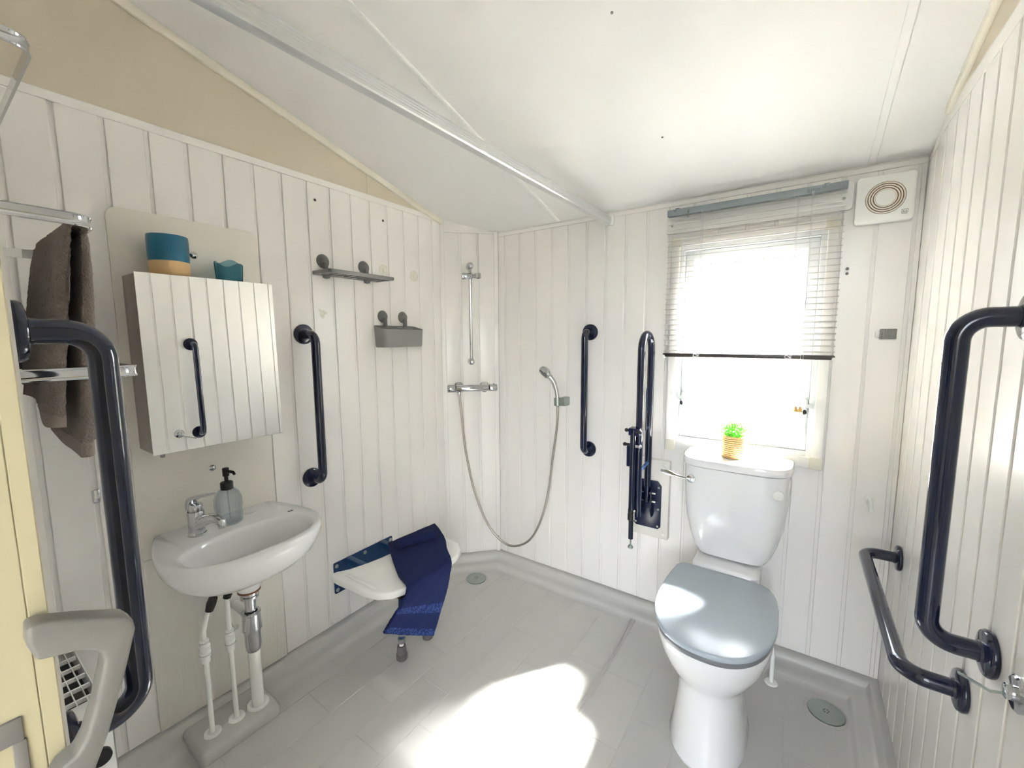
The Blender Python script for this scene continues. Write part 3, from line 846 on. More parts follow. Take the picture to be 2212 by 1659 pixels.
# ------------------------------------------------------------------ shower fittings in the corner
nc = (cnor.x, cnor.y, 0)
def chp(s, d, z): return Vector(ch(s, d, z))
s0 = 0.158
rail = thing('shower_riser_rail', 'short chrome riser rail on the angled corner panel', 'shower rail', ch(s0, 0.03, 1.21))
part('pole', tube([chp(s0, 0.045, 1.228), chp(s0, 0.045, 1.755)], 0.0085, 16), M_CHROME, rail)
for z in (1.757, 1.226):
    part('end_mount', join(lathe([(0.016, 0.0), (0.019, 0.004), (0.016, 0.012), (0.012, 0.020), (0.013, 0.045)], chp(s0, 0, z), nc, 24), sphere(chp(s0, 0.046, z), 0.0195, 20, 12)), M_CHROME, rail)
sl = part('slider', join(cyl(chp(s0-0.042, 0.047, 1.701), chp(s0+0.012, 0.047, 1.701), 0.0165, 22, 0.003), cyl(chp(s0-0.046, 0.047, 1.701), chp(s0-0.032, 0.047, 1.701), 0.0185, 12, 0.002)), M_CHROME, rail)
part('handset_cradle', join(cyl(chp(s0+0.012, 0.05, 1.701), chp(s0+0.030, 0.056, 1.701), 0.011, 16, 0.002), lathe([(0.013, -0.013), (0.0175, -0.013), (0.0165, 0.013), (0.0125, 0.013), (0.013, -0.013)], chp(s0+0.042, 0.062, 1.702), (0, 0, 1), 22)), M_CHROME, rail)
va = thing('shower_valve', 'chrome thermostatic shower bar valve below the riser rail', 'shower valve', ch(s0, 0.03, 1.05))
sv0, sv1, vz = 0.018, 0.302, 1.0755
part('valve_body', join(cyl(chp(sv0+0.05, 0.055, vz), chp(sv1-0.05, 0.055, vz), 0.0195, 24, 0.002)), M_CHROME, va)
part('control_knob', cyl(chp(sv0, 0.055, vz), chp(sv0+0.046, 0.055, vz), 0.0215, 24, 0.005), M_CHROME, va)
k2 = part('control_knob', cyl(chp(sv1-0.046, 0.055, vz), chp(sv1, 0.055, vz), 0.0215, 24, 0.005), M_CHROME, va)
part('safety_button', cyl(chp(sv1-0.02, 0.055, vz+0.018), chp(sv1-0.02, 0.055, vz+0.0235), 0.004, 10, 0.001), M_RED, k2)
for s in (0.085, 0.235):
    part('wall_union', lathe([(0.030, 0.0005), (0.031, 0.004), (0.024, 0.010), (0.015, 0.012), (0.015, 0.045)], chp(s, 0, vz), nc, 26), M_CHROME, va)
part('outlet', cyl(chp(0.085, 0.055, vz-0.040), chp(0.085, 0.055, vz-0.018), 0.0095, 16, 0.002), M_CHROME, va)
ho = chp(0.085, 0.055, vz-0.040)
hpts = [ho - Vector((0, 0, 0.0008)), Vector((-1.576, 1.782, 0.92)), Vector((-1.566, 1.784, 0.80)), Vector((-1.548, 1.789, 0.671)), Vector((-1.506, 1.801, 0.482)), Vector((-1.439, 1.82, 0.311)), Vector((-1.358, 1.843, 0.211)), Vector((-1.277, 1.866, 0.184)),
        Vector((-1.185, 1.892, 0.239)), Vector((-1.121, 1.91, 0.37)), Vector((-1.084, 1.92, 0.533)), Vector((-1.060, 1.927, 0.741)), Vector((-1.041, 1.933, 0.90)), Vector((-1.038, 1.932, 0.9965))]
def catmull(P, n=8):
    P = [P[0]*2-P[1]] + P + [P[-1]*2-P[-2]]
    out = []
    for i in range(1, len(P)-2):
        a, b, c, d = P[i-1:i+3]
        for k in range(n):
            t = k/n
            out.append(0.5*((2*b)+(c-a)*t+(2*a-5*b+4*c-d)*t*t+(3*b-a-3*c+d)*t**3))
    out.append(P[-2])
    return out
hp = catmull(hpts, 24)
single('shower_hose', tube(hp, [0.0066 if i % 2 else 0.0058 for i in range(len(hp))], 10), M_HOSE, 'flexible steel hose looping from the bar valve up to the hand shower', 'hose', smooth=50)
hs = thing('hand_shower', 'chrome hand shower hanging in its holder on the window wall', 'hand shower', (-1.05, 1.93, 1.0))
hpath = catmull([Vector((-1.038, 1.932, 0.9975)), Vector((-1.037, 1.930, 1.03)), Vector((-1.044, 1.928, 1.085)), Vector((-1.062, 1.922, 1.135)), Vector((-1.092, 1.912, 1.172))], 8)
nh = len(hpath)
part('handle', tube(hpath, [0.009+0.006*(i/(nh-1)) for i in range(nh)], 18), M_CHROME, hs)
hd_ax = Vector((-0.45, -0.55, -0.62)).normalized()
hc = Vector((-1.098, 1.912, 1.182))
hdp = part('head', lathe([(0.001, -0.020), (0.020, -0.017), (0.034, -0.006), (0.037, 0.004), (0.036, 0.014), (0.031, 0.018), (0.001, 0.018)], hc, hd_ax, 32), M_CHROME, hs)
part('spray_face', lathe([(0.030, 0.0), (0.030, 0.002), (0.022, 0.0035), (0.010, 0.0035), (0.001, 0.003)], hc+hd_ax*0.0175, hd_ax, 32), M_DGREY, hdp)
u_ = hd_ax.orthogonal().normalized(); w_ = hd_ax.cross(u_)
part('nozzles', join(*[cyl(hc+hd_ax*0.019+(u_*math.cos(a*0.5236+R*40)+w_*math.sin(a*0.5236+R*40))*R, hc+hd_ax*0.0235+(u_*math.cos(a*0.5236+R*40)+w_*math.sin(a*0.5236+R*40))*R, 0.0018, 6) for R in (0.012, 0.019, 0.026) for a in range(12)]), M_GREY, hdp)
hh = thing('hand_shower_holder', 'grey chrome wall bracket holding the hand shower', 'bracket', (-1.03, 1.95, 1.0))
part('holder_body', join(bevel_geo(box(-1.022, -0.990, 1.925, 1.9795, 1.004, 1.048), 0.004, 2), lathe([(0.0135, 0), (0.019, 0), (0.020, 0.04), (0.0155, 0.04), (0.0135, 0)], (-1.038, 1.931, 1.004), (0, 0, 1), 22)), M_STEEL, hh)

# ------------------------------------------------------------------ basin with waste and pipes
BCY = 0.580
BH = [(0.0, 0.176), (0.03, 0.188), (0.08, 0.206), (0.14, 0.221), (0.20, 0.228), (0.26, 0.224), (0.31, 0.207), (0.35, 0.177), (0.383, 0.125), (0.402, 0.062), (0.407, 0.0)]
BXB = XL+0.0078
def bas(z, sc_, n=72, cx=0.13):
    hp_ = catmull([Vector((d, w, 0)) for d, w in BH], 6)
    pl_ = [(p.x, p.y) for p in hp_] + [(p.x, -p.y) for p in reversed(hp_[:-1])]
    pl_ = pl_ + [(0.0, -0.176+0.352*k/12) for k in range(1, 12)]
    c = (0.21, 0.0)
    an = sorted((math.atan2(y-c[1], x-c[0]), math.hypot(x-c[0], y-c[1])) for x, y in pl_)
    an = [(an[-1][0]-2*math.pi, an[-1][1])] + an + [(an[0][0]+2*math.pi, an[0][1])]
    out = []
    for k in range(n):
        t = -math.pi + 2*math.pi*(k+0.5)/n
        for (a0, r0), (a1, r1) in zip(an[:-1], an[1:]):
            if a0 <= t <= a1:
                u = (t-a0)/max(a1-a0, 1e-9)
                r = r0+(r1-r0)*u
                break
        x, y = c[0]+r*math.cos(t), r*math.sin(t)
        x = max(0.0, cx+(x-cx)*sc_) if sc_ < 0.9 else max(0.0, x*sc_+0.0*(1-sc_)) if sc_ < 1 else x
        out.append((BXB+x, BCY+y*sc_, z))
    return out
basin = thing('wash_basin', 'white ceramic wall-hung wash basin under the mirror cabinet', 'basin', (-1.55, BCY, 0.5))
outer = [bas(0.560, 0.16), bas(0.563, 0.30), bas(0.572, 0.46), bas(0.590, 0.62), bas(0.615, 0.77), bas(0.645, 0.89), bas(0.675, 0.96), bas(0.705, 0.993), bas(0.725, 1.0), bas(0.7325, 0.992), bas(0.7355, 0.975)]
def inn(z, cx, a, b, p=2.4, n=72):
    o = []
    for k in range(n):
        t = -math.pi + 2*math.pi*(k+0.5)/n
        o.append((cx+a*math.copysign(abs(math.cos(t))**(2/p), math.cos(t)), BCY-0.003+b*math.copysign(abs(math.sin(t))**(2/p), math.sin(t)), z))
    return o
inner = [inn(0.7340, -1.404, 0.111, 0.193), inn(0.730, -1.404, 0.105, 0.186), inn(0.715, -1.406, 0.099, 0.178), inn(0.68, -1.412, 0.089, 0.162), inn(0.64, -1.425, 0.074, 0.136), inn(0.61, -1.44, 0.054, 0.10), inn(0.598, -1.45, 0.030, 0.05), inn(0.594, -1.455, 0.010, 0.012)]
part('bowl', loft(outer+inner), M_CERAM, basin, smooth=50)
part('soap_recess', lathe([(0.021, 0.0), (0.0205, 0.0015), (0.018, 0.0012), (0.001, 0.0008)], (-1.612, 0.662, 0.7348), (0, 0, 1), 26), M_CERAM, basin)
part('overflow', prism(rrect(0.742, 0.760, 0.7352, 0.7358, 0.0003, 2), lambda u, v, t: (t, u, v), -1.506, -1.500), M_HOLE, basin)
tap = thing('mixer_tap', 'chrome single-lever mixer tap on the basin', 'tap', (-1.585, 0.487, 0.735))
tx, ty = -1.572, 0.487
part('base_ring', lathe([(0.0265, 0), (0.0265, 0.006), (0.024, 0.008)], (tx, ty, 0.7350), (0, 0, 1), 28), M_CHROME, tap)
part('tap_body', lathe([(0.0235, 0.007), (0.0225, 0.03), (0.0225, 0.055), (0.0235, 0.072), (0.022, 0.078)], (tx, ty, 0.7355), (0, 0, 1), 28), M_CHROME, tap)
part('spout', tube(catmull([Vector((tx+0.005, ty+0.002, 0.765)), Vector((tx+0.04, ty+0.015, 0.788)), Vector((tx+0.075, ty+0.026, 0.797)), Vector((tx+0.100, ty+0.034, 0.790))], 6), [0.019-0.0075*i/18 for i in range(19)], 18), M_CHROME, tap)
part('aerator', cyl((tx+0.099, ty+0.034, 0.796), (tx+0.103, ty+0.036, 0.770), 0.0115, 18, 0.002), M_CHROME, tap)
part('cartridge_cap', join(cyl((tx, ty, 0.812), (tx+0.003, ty+0.001, 0.838), 0.019, 22, 0.004)), M_CHROME, tap)
lp = [(-0.024, 0.0), (-0.026, 0.025), (-0.018, 0.042), (0.0, 0.052), (0.04, 0.061), (0.075, 0.066), (0.077, 0.061), (0.04, 0.053), (0.012, 0.043), (-0.006, 0.030), (-0.014, 0.004)]
ld = Vector((0.95, 0.31, 0)).normalized(); lw = Vector((-ld.y, ld.x, 0))
part('lever', prism(lp, lambda u, v, t: tuple(Vector((tx, ty, 0.812))+ld*u+Vector((0, 0, v))+lw*t), -0.0145, 0.0145, 0.004, 3), M_CHROME, tap)

soap = thing('soap_dispenser', 'clear ribbed glass soap dispenser with black pump on the basin', 'soap dispenser', (-1.583, 0.585, 0.7355))
sx, sy, sz = -1.583, 0.585, 0.7357
pf_ = [(0.034, 0.0), (0.0385, 0.004), (0.0390, 0.03), (0.0375, 0.045), (0.0400, 0.06), (0.0395, 0.085), (0.034, 0.104), (0.024, 0.116), (0.016, 0.121), (0.015, 0.128)]
rings = []
for r, h in pf_:
    rings.append([(sx+(r*(1+0.028*(1 if r > 0.02 else 0)*math.cos(22*2*math.pi*k/176)))*math.cos(2*math.pi*k/176), sy+(r*(1+0.028*(1 if r > 0.02 else 0)*math.cos(22*2*math.pi*k/176)))*math.sin(2*math.pi*k/176), sz+h) for k in range(176)])
irn = [[(sx+(r-0.0035)*math.cos(2*math.pi*k/176), sy+(r-0.0035)*math.sin(2*math.pi*k/176), sz+max(h, 0.006)) for k in range(176)] for r, h in reversed(pf_)]
part('bottle', loft(rings+irn), M_SOAP, soap, smooth=60)
part('pump_collar', lathe([(0.0185, 0.118), (0.019, 0.120), (0.019, 0.141), (0.0175, 0.143), (0.007, 0.144)], (sx, sy, sz), (0, 0, 1), 24), M_BLACK, soap)
part('pump', join(cyl((sx, sy, sz+0.142), (sx, sy, sz+0.166), 0.0058, 14), cyl((sx, sy, sz+0.163), (sx, sy, sz+0.192), 0.0098, 18, 0.002), tube([(sx, sy, sz+0.180), (sx+0.03, sy+0.010, sz+0.180), (sx+0.037, sy+0.012, sz+0.172)], [0.006, 0.0048, 0.0042], 10)), M_BLACK, soap)
part('dip_tube', tube([(sx, sy, sz+0.13), (sx+0.006, sy, sz+0.012)], 0.0022, 8), M_CLEAR, soap)

wx, wy = -1.548, 0.614
trap = thing('bottle_trap', 'chrome bottle trap and white waste pipe below the basin', 'trap', (wx, wy, 0.046))
part('waste_flange', lathe([(0.047, 0.0355), (0.045, 0.02), (0.042, -0.010), (0.037, -0.030), (0.034, -0.034)], (wx, wy, 0.524), (0, 0, 1), 30), M_CERAM, trap)
part('rubber_seal', lathe([(0.034, -0.034), (0.036, -0.036), (0.036, -0.040), (0.033, -0.042)], (wx, wy, 0.524), (0, 0, 1), 30), M_COPPER, trap)
part('lock_nut', lathe([(0.028, 0.0), (0.028, -0.010), (0.026, -0.012), (0.029, -0.014), (0.029, -0.022), (0.020, -0.024)], (wx, wy, 0.482), (0, 0, 1), 26), M_CHROME, trap)
part('tail_pipe', cyl((wx, wy, 0.40), (wx, wy, 0.462), 0.0175, 22), M_CHROME, trap)
part('slip_nut', join(torus((wx, wy, 0.402), (0, 0, 1), 0.025, 0.006, 28, 10), lathe([(0.028, 0.0), (0.031, -0.055), (0.031, -0.060), (0.026, -0.062)], (wx, wy, 0.400), (0, 0, 1), 26)), M_CHROME, trap)
part('trap_bottle', lathe([(0.026, 0.0), (0.026, -0.065), (0.024, -0.08), (0.019, -0.088), (0.001, -0.090)], (wx, wy, 0.345), (0, 0, 1), 26), M_CHROME, trap)
part('waste_pipe', tube([(wx, wy, 0.29), (wx, wy, 0.048)], 0.020, 22), M_PLW, trap)
part('trap_outlet', tube(fillet([(wx, wy, 0.385), (wx-0.06, wy, 0.385), (XL+0.012, wy, 0.385)], 0.02), 0.016, 18), M_PLW, trap)
part('floor_collar', lathe([(0.022, 0.004), (0.026, 0.0065), (0.034, 0.005), (0.036, 0.0)], (wx, wy, 0.0462), (0, 0, 1), 30), M_PLW, trap)
def supply(label, x, y, top, ztop, zf):
    t = thing('supply_pipe', label, 'pipe', (x, y, 0.046), 'water supply pipes under the basin')
    part('pipe', tube(catmull([Vector((x, y, 0.047)), Vector((x, y, 0.20)), Vector((x, y, zf)), Vector((x, y, zf+0.06))] + [Vector(q) for q in top], 6), 0.0078, 14), M_PLW, t)
    part('push_fit_coupling', lathe([(0.008, -0.040), (0.013, -0.039), (0.013, -0.020), (0.0155, -0.018), (0.0155, -0.004), (0.0125, -0.002), (0.0125, 0.002), (0.0155, 0.004), (0.0155, 0.018), (0.013, 0.020), (0.013, 0.036), (0.008, 0.037)], (x, y, zf), (0, 0, 1), 22), M_PLW, t)
    part('ring_clip', torus((x, y, zf+0.030), (0, 0, 1), 0.0125, 0.0012, 22, 6), M_STEEL, t)
    part('ring_clip', torus((x, y, zf-0.012), (0, 0, 1), 0.0155, 0.0012, 22, 6), M_STEEL, t)
    part('floor_collar', lathe([(0.011, 0.004), (0.015, 0.0065), (0.024, 0.005), (0.026, 0.0)], (x, y, 0.0462), (0, 0, 1), 28), M_PLW, t)
    e = Vector(top[-1])
    part('black_union', tube([e-Vector((0, 0, 0.012)), e+Vector((0.004, 0.006, 0.012)), e+Vector((0.008, 0.012, 0.030))], [0.012, 0.015, 0.013], 8), M_BLACK, t)
    return t
supply('white supply pipe furthest from the bottle trap, bending to a black union', -1.555, 0.473, [(-1.550, 0.478, 0.44), (-1.542, 0.490, 0.492)], 0.5, 0.345)
supply('white supply pipe nearest the bottle trap, running straight up', -1.552, 0.545, [(-1.552, 0.545, 0.44), (-1.550, 0.545, 0.505)], 0.5, 0.340)
pc = thing('pipe_clip', 'small white pipe clip on the wall beside the bottle trap', 'clip', (-1.64, 0.585, 0.32))
part('clip', join(torus((-1.60, 0.585, 0.338), (1, 0.4, 0), 0.008, 0.003, 18, 8), tube([(-1.60, 0.587, 0.33), (XL+0.008, 0.59, 0.33)], 0.004, 8)), M_PLW, pc)

# boards behind the basin and cabinet
board = thing('splashback_board', 'cream gloss splashback board with rounded top corners behind the mirror cabinet', 'board', (XL, 0.578, 0.662))
part('board', bevel_geo(prism(rrect(0.370, 0.784, 0.662, 1.748, 0.03, 6, (1, 1, 0, 0)), YZ, XL+0.0005, XL+0.007), 0.0015, 2), M_BOARD, board)
for y, z in ((0.578, 1.637), (0.579, 0.913)):
    part('screw', lathe([(0.011, 0), (0.011, 0.002), (0.006, 0.006), (0.001, 0.0075)], (XL+0.007, y, z), (1, 0, 0), 20), M_CHROME, board)
single('basin_support_board', bevel_geo(box(XL+0.0005, XL+0.0064, 0.370, 0.787, 0.063, 0.660), 0.0015, 2), M_WOODW, 'white painted grainy wooden board on the wall below the basin', 'board')

# ------------------------------------------------------------------ mirror cabinet
cab = thing('mirror_cabinet', 'taupe wall cabinet with a mirrored door above the basin', 'cabinet', (-1.61, 0.575, 1.022))
part('cabinet_body', bevel_geo(box(XL+0.0075, -1.5535, 0.392, 0.757, 1.024, 1.549), 0.0015, 2), M_TAUPE, cab)
gd = bevel_geo(box(-1.5525, -1.5505, 0.389, 0.760, 1.0215, 1.5515), 0.0006, 1)
gd = ([(p[0]+0.0148*(p[1]-0.389)+0.0166*(1.5515-p[2]), p[1], p[2]) for p in gd[0]], gd[1])      # hangs slightly ajar
dr = part('door', gd, M_MIRR, cab, label='mirrored door')
part('light_pull', cyl((-1.60, 0.426, 1.000), (-1.60, 0.426, 1.0235), 0.006, 12, 0.001), M_CLEAR, cab)

# pots on the cabinet
p1 = (-1.612, 0.492)
pot = thing('teal_pot', 'teal glazed pot with a bare clay base on the mirror cabinet', 'pot', (p1[0], p1[1], 1.5495))
part('glazed_wall', lathe([(0.0505, 0.046), (0.0515, 0.060), (0.0515, 0.115), (0.0505, 0.123), (0.0475, 0.123), (0.047, 0.060), (0.047, 0.050)], (p1[0], p1[1], 1.5495), (0, 0, 1), 48), M_TEAL, pot)
part('clay_base', lathe([(0.040, 0.0), (0.047, 0.004), (0.0500, 0.015), (0.0503, 0.046), (0.046, 0.046), (0.044, 0.010), (0.001, 0.009)], (p1[0], p1[1], 1.5495), (0, 0, 1), 48), M_CLAY, pot, label='bare clay base')
p2 = (-1.612, 0.655)
rings = []
for r, h in ((0.034, 0.0), (0.037, 0.003), (0.0385, 0.03), (0.040, 0.064), (0.0385, 0.066), (0.0345, 0.064), (0.034, 0.008), (0.001, 0.006)):
    rr = []
    for k in range(160):
        t = 2*math.pi*k/160
        e = r*(1+0.03*math.cos(40*t)*(1 if r > 0.036 else 0))
        rr.append((p2[0]+e*math.cos(t), p2[1]+e*math.sin(t), 1.5495+h+(0.006*math.cos(3*t+0.6) if h > 0.05 else 0)))
    rings.append(rr)
single('ribbed_glass_holder', loft(rings), M_GLASST, 'blue-green ribbed glass candle holder with a wavy rim on the mirror cabinet', 'candle holder', smooth=60)

# ------------------------------------------------------------------ suction shelf, basket, marks on the basin wall
def cup(y, z, parent, hook):
    c = part('suction_cup', lathe([(0.029, 0.0005), (0.029, 0.003), (0.024, 0.008), (0.019, 0.016), (0.014, 0.020), (0.001, 0.021)], (XL, y, z), (1, 0, 0), 30), M_DGREY, parent)
    part('cup_arm', bevel_geo(box(XL+0.012, XL+0.026, y-0.009, y+0.009, z-hook, z-0.006), 0.003, 2), M_DGREY, c)
sh_ = thing('suction_shelf', 'grey plastic slatted shelf on suction cups beside the mirror cabinet', 'shelf', (-1.62, 1.15, 1.62))
part('shelf_frame', join(box(XL+0.004, -1.556, 0.990, 1.004, 1.624, 1.639, 0.003), box(XL+0.004, -1.556, 1.300, 1.314, 1.624, 1.639, 0.003), box(-1.570, -1.556, 0.990, 1.314, 1.624, 1.639, 0.003), box(XL+0.004, XL+0.018, 0.990, 1.314, 1.624, 1.639, 0.003)), M_GREY, sh_)
for k in range(8):
    y = 1.025+0.034*k
    part('slat', box(XL+0.010, -1.562, y, y+0.010, 1.626, 1.636, 0.002, 1), M_GREY, sh_)
for y in (1.042, 1.243):
    cup(y, 1.685, sh_, 0.045)
    part('clip_nut', lathe([(0.014, 0.0), (0.016, 0.004), (0.013, 0.012), (0.006, 0.015)], (XL+0.022, y, 1.626), (0, 0, -1), 22), M_DGREY, sh_)
bk = thing('suction_basket', 'grey plastic basket hanging on suction cups near the shower corner', 'basket', (-1.64, 1.40, 1.32))
y0, y1, z0, z1 = 1.272, 1.528, 1.318, 1.420
def brg(z, e, zoff=0.0):
    P = rrect(XL+0.004+e, XL+0.090-e, y0+e+zoff, y1-e-zoff, 0.022)
    return [(u, v, z) for u, v in P]
def rimz(p): return 1.424-0.022*(p[0]-XL)/0.09
o1 = brg(z0, 0.002, 0.008); o2 = brg(z0+0.006, 0, 0.007)
o3 = [(p[0], p[1], rimz(p)) for p in brg(0, 0)]
i3 = [(p[0], p[1], rimz(p)) for p in brg(0, 0.0028)]
i1 = brg(z0+0.006, 0.003, 0.007)
part('basket_body', loft([o1, o2, o3, i3, i1]), M_GREY, bk, smooth=40)
for y in (1.339, 1.463):
    cup(y, 1.466, bk, 0.050)
for y, z, n in ((1.358, 1.686, 'beside the grey shelf'), (1.549, 1.682, 'nearest the shower corner')):
    s_ = thing('suction_pad', 'clear suction pad left on the wall %s' % n, 'suction pad', (XL, y, z-0.03), 'suction pads left on the wall')
    part('pad', lathe([(0.029, 0.0003), (0.029, 0.0015), (0.020, 0.003), (0.012, 0.0035)], (XL, y, z), (1, 0, 0), 32), M_STAIN, s_)
    part('button', lathe([(0.010, 0.003), (0.009, 0.007), (0.001, 0.008)], (XL, y, z), (1, 0, 0), 18), M_TRIM, s_)
for y, z in ((1.022, 1.928), (1.364, 1.92)):
    part('screw', lathe([(0.0055, 0.0004), (0.0055, 0.0012), (0.003, 0.0018)], (XL, y, z), (1, 0, 0), 12), M_HOLE, wall_left, label='small dark screw high on the basin wall')
gs = []
for k in range(9):
    yy, zz = 1.034+random.uniform(-0.018, 0.014), 1.468+random.uniform(-0.026, 0.024)
    rr_ = random.uniform(0.003, 0.009)
    gs.append(lathe([(rr_, 0.0002), (rr_*0.9, 0.0008), (rr_*0.4, 0.001)], (XL, yy, zz), (1, 0, 0), 9))
single('glue_residue', join(*gs), M_STAIN, 'flaky patch of old glue on the wall below the grey shelf', 'glue mark')

# ------------------------------------------------------------------ shower seat with towels
seat = thing('shower_bench', 'white fold-down shower bench on a blue wall plate', 'shower bench', (-1.40, 1.177, 0.0))
pl_ = part('wall_plate', bevel_geo(prism(rrect(1.012, 1.342, 0.205, 0.352, 0.008), YZ, XL+0.0005, XL+0.006), 0.0012, 1), M_BLUEP, seat)
for y, z in ((1.026, 0.335), (1.026, 0.222), (1.328, 0.335), (1.328, 0.222), (1.177, 0.335)):
    part('bolt', lathe([(0.009, 0), (0.009, 0.002), (0.006, 0.005), (0.001, 0.006)], (XL+0.006, y, z), (1, 0, 0), 14), M_STEEL, pl_)
for y in (1.085, 1.270):
    part('hinge_arm', bevel_geo(box(XL+0.006, -1.30, y-0.014, y+0.014, 0.325, 0.357), 0.003, 2), M_BLUEP, seat)
sp_ = []
half = [(-1.482, 0.0), (-1.486, 0.05), (-1.500, 0.12), (-1.522, 0.19), (-1.548, 0.232), (-1.552, 0.250), (-1.540, 0.260), (-1.50, 0.262), (-1.34, 0.252), (-1.28, 0.236), (-1.235, 0.195), (-1.215, 0.14), (-1.208, 0.07), (-1.206, 0.0)]
poly = [(x, 1.177-d) for x, d in half] + [(x, 1.177+d) for x, d in reversed(half[1:-1])]
part('seat_pad', bevel_geo(prism(poly, XY, 0.360, 0.392), 0.008, 3), M_PLW, seat, label='white plastic seat')
for s in (-1, 1):
    part('side_groove_rib', bevel_geo(prism(rrect(-1.49, -1.30, 1.177+s*0.222-0.008, 1.177+s*0.222+0.008, 0.0075), XY, 0.389, 0.3955), 0.002, 2), M_PLW, seat)
for y in (1.089, 1.240):
    lg_ = part('leg', tube([(-1.315, y, 0.360), (-1.327, y, 0.075)], 0.0125, 16), M_BLUEP, seat)
    part('height_collar', join(cyl((-1.324, y, 0.128), (-1.325, y, 0.112), 0.0165, 18, 0.002), cyl((-1.326, y, 0.098), (-1.327, y, 0.078), 0.0160, 18, 0.002)), M_GREY, lg_)
    part('inner_tube', cyl((-1.327, y, 0.080), (-1.328, y, 0.055), 0.010, 14), M_PLW, lg_)
    part('rubber_foot', lathe([(0.017, 0.062), (0.0175, 0.058), (0.0215, 0.026), (0.0235, 0.024), (0.0235, 0.004), (0.021, 0.0005)], (-1.328, y, 0.0), (0, 0, 1), 22), M_RUB, lg_)
part('cross_bar', tube([(-1.322, 1.089, 0.16), (-1.322, 1.240, 0.16)], 0.010, 14), M_BLUEP, seat)
part('stop_block', box(-1.36, -1.24, 1.02, 1.06, 0.335, 0.359, 0.004), M_BLACK, seat)

def sheet(rows, th, m, name, parent, nu=90, sub=22, wob=0.0, fz=0.0, u0=0.0, u1=1.0, v0=0.0, v1=1.0, lift=0.0):
    """rows: list of (left point, right point) down the cloth"""
    Lp = catmull([Vector(r[0]) for r in rows], sub)
    Rp = catmull([Vector(r[1]) for r in rows], sub)
    n = len(Lp)
    i0, i1 = int(round(v0*(n-1))), int(round(v1*(n-1)))
    us = [u0+(u1-u0)*k/nu for k in range(nu+1)]
    G = []
    for i in range(n):
        G.append([Lp[i].lerp(Rp[i], u) + Vector((0.0, 0.0, 0.0)) for u in us])
    def nrm(i, j):
        a = G[min(i+1, n-1)][j]-G[max(i-1, 0)][j]
        b = G[i][min(j+1, nu)]-G[i][max(j-1, 0)]
        q = b.cross(a)
        q.normalize()
        return q
    top, bot = [], []
    for i in range(i0, i1+1):
        rt_, rb_ = [], []
        for j in range(nu+1):
            q = nrm(i, j)
            w = wob*(i/(n-1))*math.sin(7*us[j]+1.5+i*0.07) + 0.4*wob*math.sin(15*us[j]+i*0.21)
            rt_.append(G[i][j]-q*(th/2+w+lift)*SGN)
            rb_.append(G[i][j]+q*(th/2-w)*SGN)
        top.append(rt_); bot.append(rb_)
    ringsx = [t_+list(reversed(b_)) for t_, b_ in zip(top, bot)]
    g = loft(ringsx)
    if fz:
        rn = random.Random(5)
        g = [(p[0]+rn.uniform(-fz, fz), p[1]+rn.uniform(-fz, fz), p[2]+rn.uniform(-fz, fz)) for p in g[0]], g[1]
    return part(name, g, m, parent, smooth=80)
SGN = -1
nt_ = thing('navy_towel', 'navy blue hand towel draped over the white shower bench', 'towel', (-1.25, 1.15, 0.13))
zs = 0.4085
rowsN = [((-1.530, 1.198, zs), (-1.500, 1.470, zs)), ((-1.46, 1.155, zs), (-1.42, 1.43, zs)), ((-1.37, 1.10, zs), (-1.33, 1.372, zs)), ((-1.29, 1.055, zs), (-1.27, 1.318, zs)), ((-1.215, 1.030, zs-0.006), (-1.202, 1.270, zs-0.006)),
         ((-1.192, 1.018, 0.372), (-1.186, 1.245, 0.372)), ((-1.195, 0.998, 0.31), (-1.184, 1.213, 0.30)), ((-1.208, 0.972, 0.25), (-1.184, 1.178, 0.22)), ((-1.222, 0.940, 0.228), (-1.186, 1.140, 0.150))]
rowsN[-1] = ((-1.226, 0.925, 0.262), (-1.186, 1.138, 0.136))
rowsN[-2] = ((-1.212, 0.962, 0.315), (-1.184, 1.170, 0.205))
rowsN[-3] = ((-1.198, 0.994, 0.356), (-1.183, 1.212, 0.290))
rowsN[-4] = ((-1.200, 1.018, 0.386), (-1.187, 1.246, 0.366))
sheet(rowsN, 0.012, M_NTOW, 'towelling', nt_, wob=0.0018, fz=0.0008)
sheet(rowsN, 0.012, M_NTOW2, 'woven_band', nt_, wob=0.0018, v0=0.80, v1=0.855, lift=0.0015)
sheet(rowsN, 0.012, M_NTOW2, 'hem', nt_, wob=0.0018, v0=0.955, v1=1.0, lift=0.0012)
wc = thing('rolled_washcloth', 'small rolled navy washcloth lying on the navy towel', 'washcloth', (-1.41, 1.28, 0.411))
A_, B_ = Vector((-1.452, 1.190, 0.0)), Vector((-1.385, 1.352, 0.0))
ax_ = (B_-A_).normalized(); sd_ = Vector((ax_.y, -ax_.x, 0))
sp2, spi = [], []
for k in range(70):
    t = k/69
    a = -1.4 + t*4.6*math.pi
    r = 0.024 - 0.017*t
    sp2.append((r*math.cos(a)*1.25, r*math.sin(a)*0.92))
    spi.append(((r-0.0042)*math.cos(a)*1.25, (r-0.0042)*math.sin(a)*0.92))
prf = sp2 + list(reversed(spi))
Lr = (B_-A_).length
g = loft([[tuple(A_+ax_*(Lr*q)+sd_*(u*sc_)+Vector((0, 0, 0.4385+v*sc_))) for u, v in prf] for q, sc_ in ((0, 0.97), (0.02, 1.0), (0.5, 1.02), (0.98, 1.0), (1, 0.97))])
part('rolled_cloth', g, M_NTOW, wc, smooth=50)

